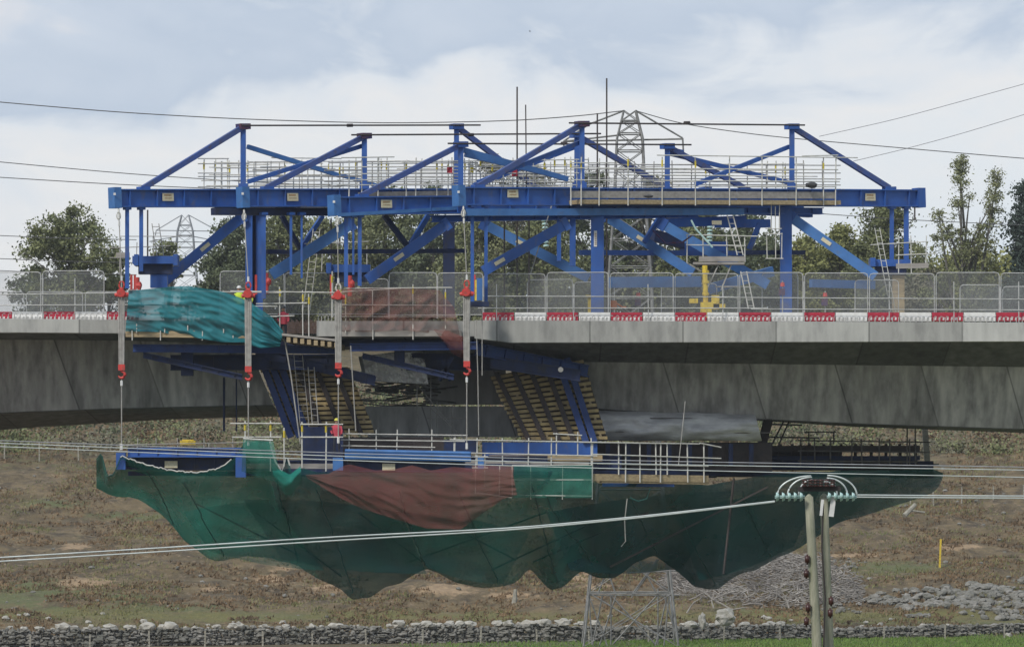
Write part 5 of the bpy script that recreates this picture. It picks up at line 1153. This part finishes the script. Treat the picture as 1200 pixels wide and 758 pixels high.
# twin pole
def hpole():
    Y = PD - D0; k = PD / F
    g = Vector((P(957, 0, Y).x, Y, 0)); t = thing('utility_pole', g, 'twin weathered wooden poles with glass insulators and pale looping cables in the right foreground', 'utility pole')
    def pole(xt, yt, xb, dy, r0, r1):
        a = P(xt, yt, Y + dy); b = P(xb, 758, Y + dy); d = b - a; f = (0 - a.z) / d.z; base = a + d * f * 1.0
        n_ = 14; pts = [base.lerp(a, i / n_) for i in range(n_ + 1)]; MB().tube(pts, [r1 + (r0 - r1) * i / n_ for i in range(n_ + 1)], 12).build('pole', POLE, t, smooth=True)
        MB().tube([a, a + Vector((0, 0, .05))], [r0 * .95, .02], 10).build('pole_cap', POLE, t)
    pole(948, 582, 957.5, 0, .078, .125); pole(965.5, 581, 971.5, .35, .075, .12)
    MB().bar(P(935, 573, Y + .2), P(985, 572, Y + .2), .1, .09).build('cross_arm', STEELD, t)
    MB().bar(P(974, 605, Y - .15), P(977, 582, Y - .15), .09, .03, (0, 1, 0)).build('bracket', SIGNW, t); MB().bar(P(962, 604, Y - .15), P(964, 585, Y - .15), .05, .03, (0, 1, 0)).build('bracket', SIGNW, t)
    for px in (943, 950, 956, 962, 969, 976):
        a = P(px, 570, Y + .1); mb = MB(); 
        for j in range(3): mb.tube([a + Vector((0, 0, j * .05)), a + Vector((0, 0, j * .05 + .035))], [.06, .04], 8)
        mb.build('bushing', BROWNI, t, smooth=True)
    for side, xs in ((-1, (911, 918, 925, 932, 939)), (1, (972, 979, 986, 993, 1000))):
        for dz, dyy in ((0, 0), (3, .4)):
            mb = MB(); mb.tube([P(xs[0] - 3, 581 + dz * .7, Y + dyy - .2), P(xs[-1] + 4, 581 + dz * .7, Y + dyy - .2)], .012, 5)
            for x in xs: mb.tube([P(x - 1.6, 581 + dz * .7, Y + dyy - .2), P(x + 1.8, 581 + dz * .7, Y + dyy - .2)], [.075, .045], 10)
            mb.build('insulator_string', GLASS, t, smooth=True)
    for (xa, xb, yt, ov) in ((911, 990, 557.5, 0), (923, 980, 559, .2), (936, 968, 562, .4), (1004, 935, 557, .1), (993, 945, 560, .3), (981, 950, 564, .5)):
        pts = []
        for i in range(15):
            a = math.pi * .5 * i / 14; x = xa + (xb - xa) * .5 * (1 - math.cos(a)); y = 580 - (580 - yt) * math.sin(a); pts.append(P(x, y, Y + ov - .1))
        MB().tube(pts, .017, 6).build('jumper_loop', WIREB, t, smooth=True)
    for px, yy in ((946, 655), (945, 672), (947, 712), (945, 728), (974, 704), (973, 718)):
        mb = MB(); mb.tube([P(px, yy + 4, Y - .1), P(px, yy - 4, Y - .1)], [.045, .05], 8); mb.tube([P(px, yy + 6, Y - .1), P(px, yy - 6, Y - .1)], .02, 6); mb.build('fuse_carrier', BROWNI, t, smooth=True)
    MB().tube([P(965, 590, Y - .1), P(963, 640, Y - .1), P(967, 700, Y), P(965, 760, Y)], .015, 5).build('down_wire', STEELD, t)
hpole()
# bird
mb = MB(); c = P(621, 37, 700); mb.blob(c, .12, 1, .1, (1.6, .7, .6), 1); mb.hexa([c + Vector(v) for v in ((-.05, -.1, 0), (.08, -.1, 0), (.02, -.6, .12), (-.1, -.6, .12), (-.05, -.1, .02), (.08, -.1, .02), (.02, -.6, .14), (-.1, -.6, .14))]); mb.hexa([c + Vector(v) for v in ((-.05, .1, 0), (.08, .1, 0), (.02, .6, .12), (-.1, .6, .12), (-.05, .1, .02), (.08, .1, .02), (.02, .6, .14), (-.1, .6, .14))])
tag(mb.build('bird', HELMD), 'tiny dark bird flying high in the sky at centre', 'bird')

# ---------------------------------------------------------------- world, sun, camera
sc = bpy.context.scene
w = bpy.data.worlds.new('World'); sc.world = w; w.use_nodes = True; nt = w.node_tree; n = nt.nodes; l = nt.links
for x in list(n): n.remove(x)
out = n.new('ShaderNodeOutputWorld'); sky = n.new('ShaderNodeTexSky'); sky.sky_type = 'NISHITA'; sky.sun_disc = False
SE, SR = R(42), R(215)
sky.sun_elevation = SE; sky.sun_rotation = SR
bg1 = n.new('ShaderNodeBackground'); bg1.inputs[1].default_value = .10; l.new(sky.outputs[0], bg1.inputs[0])
bg2 = n.new('ShaderNodeBackground'); bg2.inputs[1].default_value = .96
tc = n.new('ShaderNodeTexCoord'); mp = n.new('ShaderNodeMapping'); mp.inputs['Scale'].default_value = (9, 9, 15); mp.inputs['Location'].default_value = (3.1, 0, 1.7)
l.new(tc.outputs['Generated'], mp.inputs[0])
nz = n.new('ShaderNodeTexNoise'); nz.inputs['Scale'].default_value = 1.15; nz.inputs['Detail'].default_value = 9; nz.inputs['Roughness'].default_value = .52; nz.inputs['Distortion'].default_value = .6
l.new(mp.outputs[0], nz.inputs['Vector'])
sx = n.new('ShaderNodeSeparateXYZ'); l.new(tc.outputs['Generated'], sx.inputs[0])
def M(op, a, b):
    x = n.new('ShaderNodeMath'); x.operation = op
    for i, v in enumerate((a, b)):
        if isinstance(v, (int, float)): x.inputs[i].default_value = v
        else: l.new(v, x.inputs[i])
    return x.outputs[0]
h = M('ADD', sx.outputs[2], M('MULTIPLY', M('SUBTRACT', nz.outputs['Fac'], .5), .13))
nz2 = n.new('ShaderNodeTexNoise'); nz2.inputs['Scale'].default_value = 3.6; nz2.inputs['Detail'].default_value = 8; nz2.inputs['Roughness'].default_value = .55; nz2.inputs['Distortion'].default_value = .8
l.new(mp.outputs[0], nz2.inputs['Vector'])
h = M('SUBTRACT', M('ADD', h, M('MULTIPLY', M('SUBTRACT', nz2.outputs['Fac'], .5), .055)), M('MULTIPLY', sx.outputs[0], .13))
cr = n.new('ShaderNodeValToRGB'); e = cr.color_ramp.elements
mr = n.new('ShaderNodeMapRange'); mr.inputs[1].default_value = 0; mr.inputs[2].default_value = .16; l.new(h, mr.inputs[0])
e[0].position = .15; e[0].color = (.60, .70, .83, 1); e[1].position = 1; e[1].color = (.50, .57, .68, 1)
for p_, c_ in ((.34, (.70, .745, .80, 1)), (.48, (.77, .77, .785, 1)), (.57, (.69, .725, .78, 1)), (.65, (.49, .56, .675, 1)), (.78, (.56, .62, .72, 1)), (.88, (.70, .71, .75, 1))):
    x = cr.color_ramp.elements.new(p_); x.color = c_
l.new(mr.outputs[0], cr.inputs[0]); l.new(cr.outputs[0], bg2.inputs[0])
mxs = n.new('ShaderNodeMixShader'); mxs.inputs[0].default_value = .90; l.new(bg1.outputs[0], mxs.inputs[1]); l.new(bg2.outputs[0], mxs.inputs[2]); l.new(mxs.outputs[0], out.inputs[0])
hb = MB().box((-3100, -700, -3), (3100, 3300, 52)); hm = bpy.data.materials.new('haze_air'); hm.use_nodes = True; hn = hm.node_tree.nodes
for x in list(hn):
    if x.type != 'OUTPUT_MATERIAL': hn.remove(x)
pv = hn.new('ShaderNodeVolumePrincipled'); pv.inputs['Color'].default_value = (.86, .90, .95, 1); pv.inputs['Density'].default_value = .00009; hm.node_tree.links.new(pv.outputs[0], [x for x in hn if x.type == 'OUTPUT_MATERIAL'][0].inputs['Volume'])
tag(hb.build('haze', hm, keep=True), 'thin pale haze in the air over the whole valley', 'haze', kind='stuff')
sun = bpy.data.lights.new('sun', 'SUN'); sun.energy = 2.3; sun.angle = R(10); sun.color = (1, .95, .88)
so = bpy.data.objects.new('sun', sun); C.objects.link(so)
az = R(-145)   # direction to the sun, behind-left of the camera
dirv = Vector((math.sin(SR) * math.cos(SE), math.cos(SR) * math.cos(SE), math.sin(SE)))
so.rotation_euler = dirv.to_track_quat('Z', 'Y').to_euler(); so.location = dirv * 300
cam = bpy.data.cameras.new('camera'); co = bpy.data.objects.new('camera', cam); C.objects.link(co)
co.location = (0, -D0, CZ); co.rotation_euler = (R(90), 0, 0); cam.sensor_width = 36; cam.lens = 36 * F / 1200; cam.shift_y = (600 - 379) / 1200
cam.clip_start = 1; cam.clip_end = 8000; sc.camera = co
sc.render.engine = 'CYCLES'; sc.render.resolution_x = 1024; sc.render.resolution_y = 646; sc.render.resolution_percentage = 100
sc.view_settings.view_transform = 'Standard'; sc.view_settings.look = 'None'; sc.view_settings.gamma = 1; sc.view_settings.exposure = .18
sc.cycles.transparent_max_bounces = 24; sc.cycles.max_bounces = 5
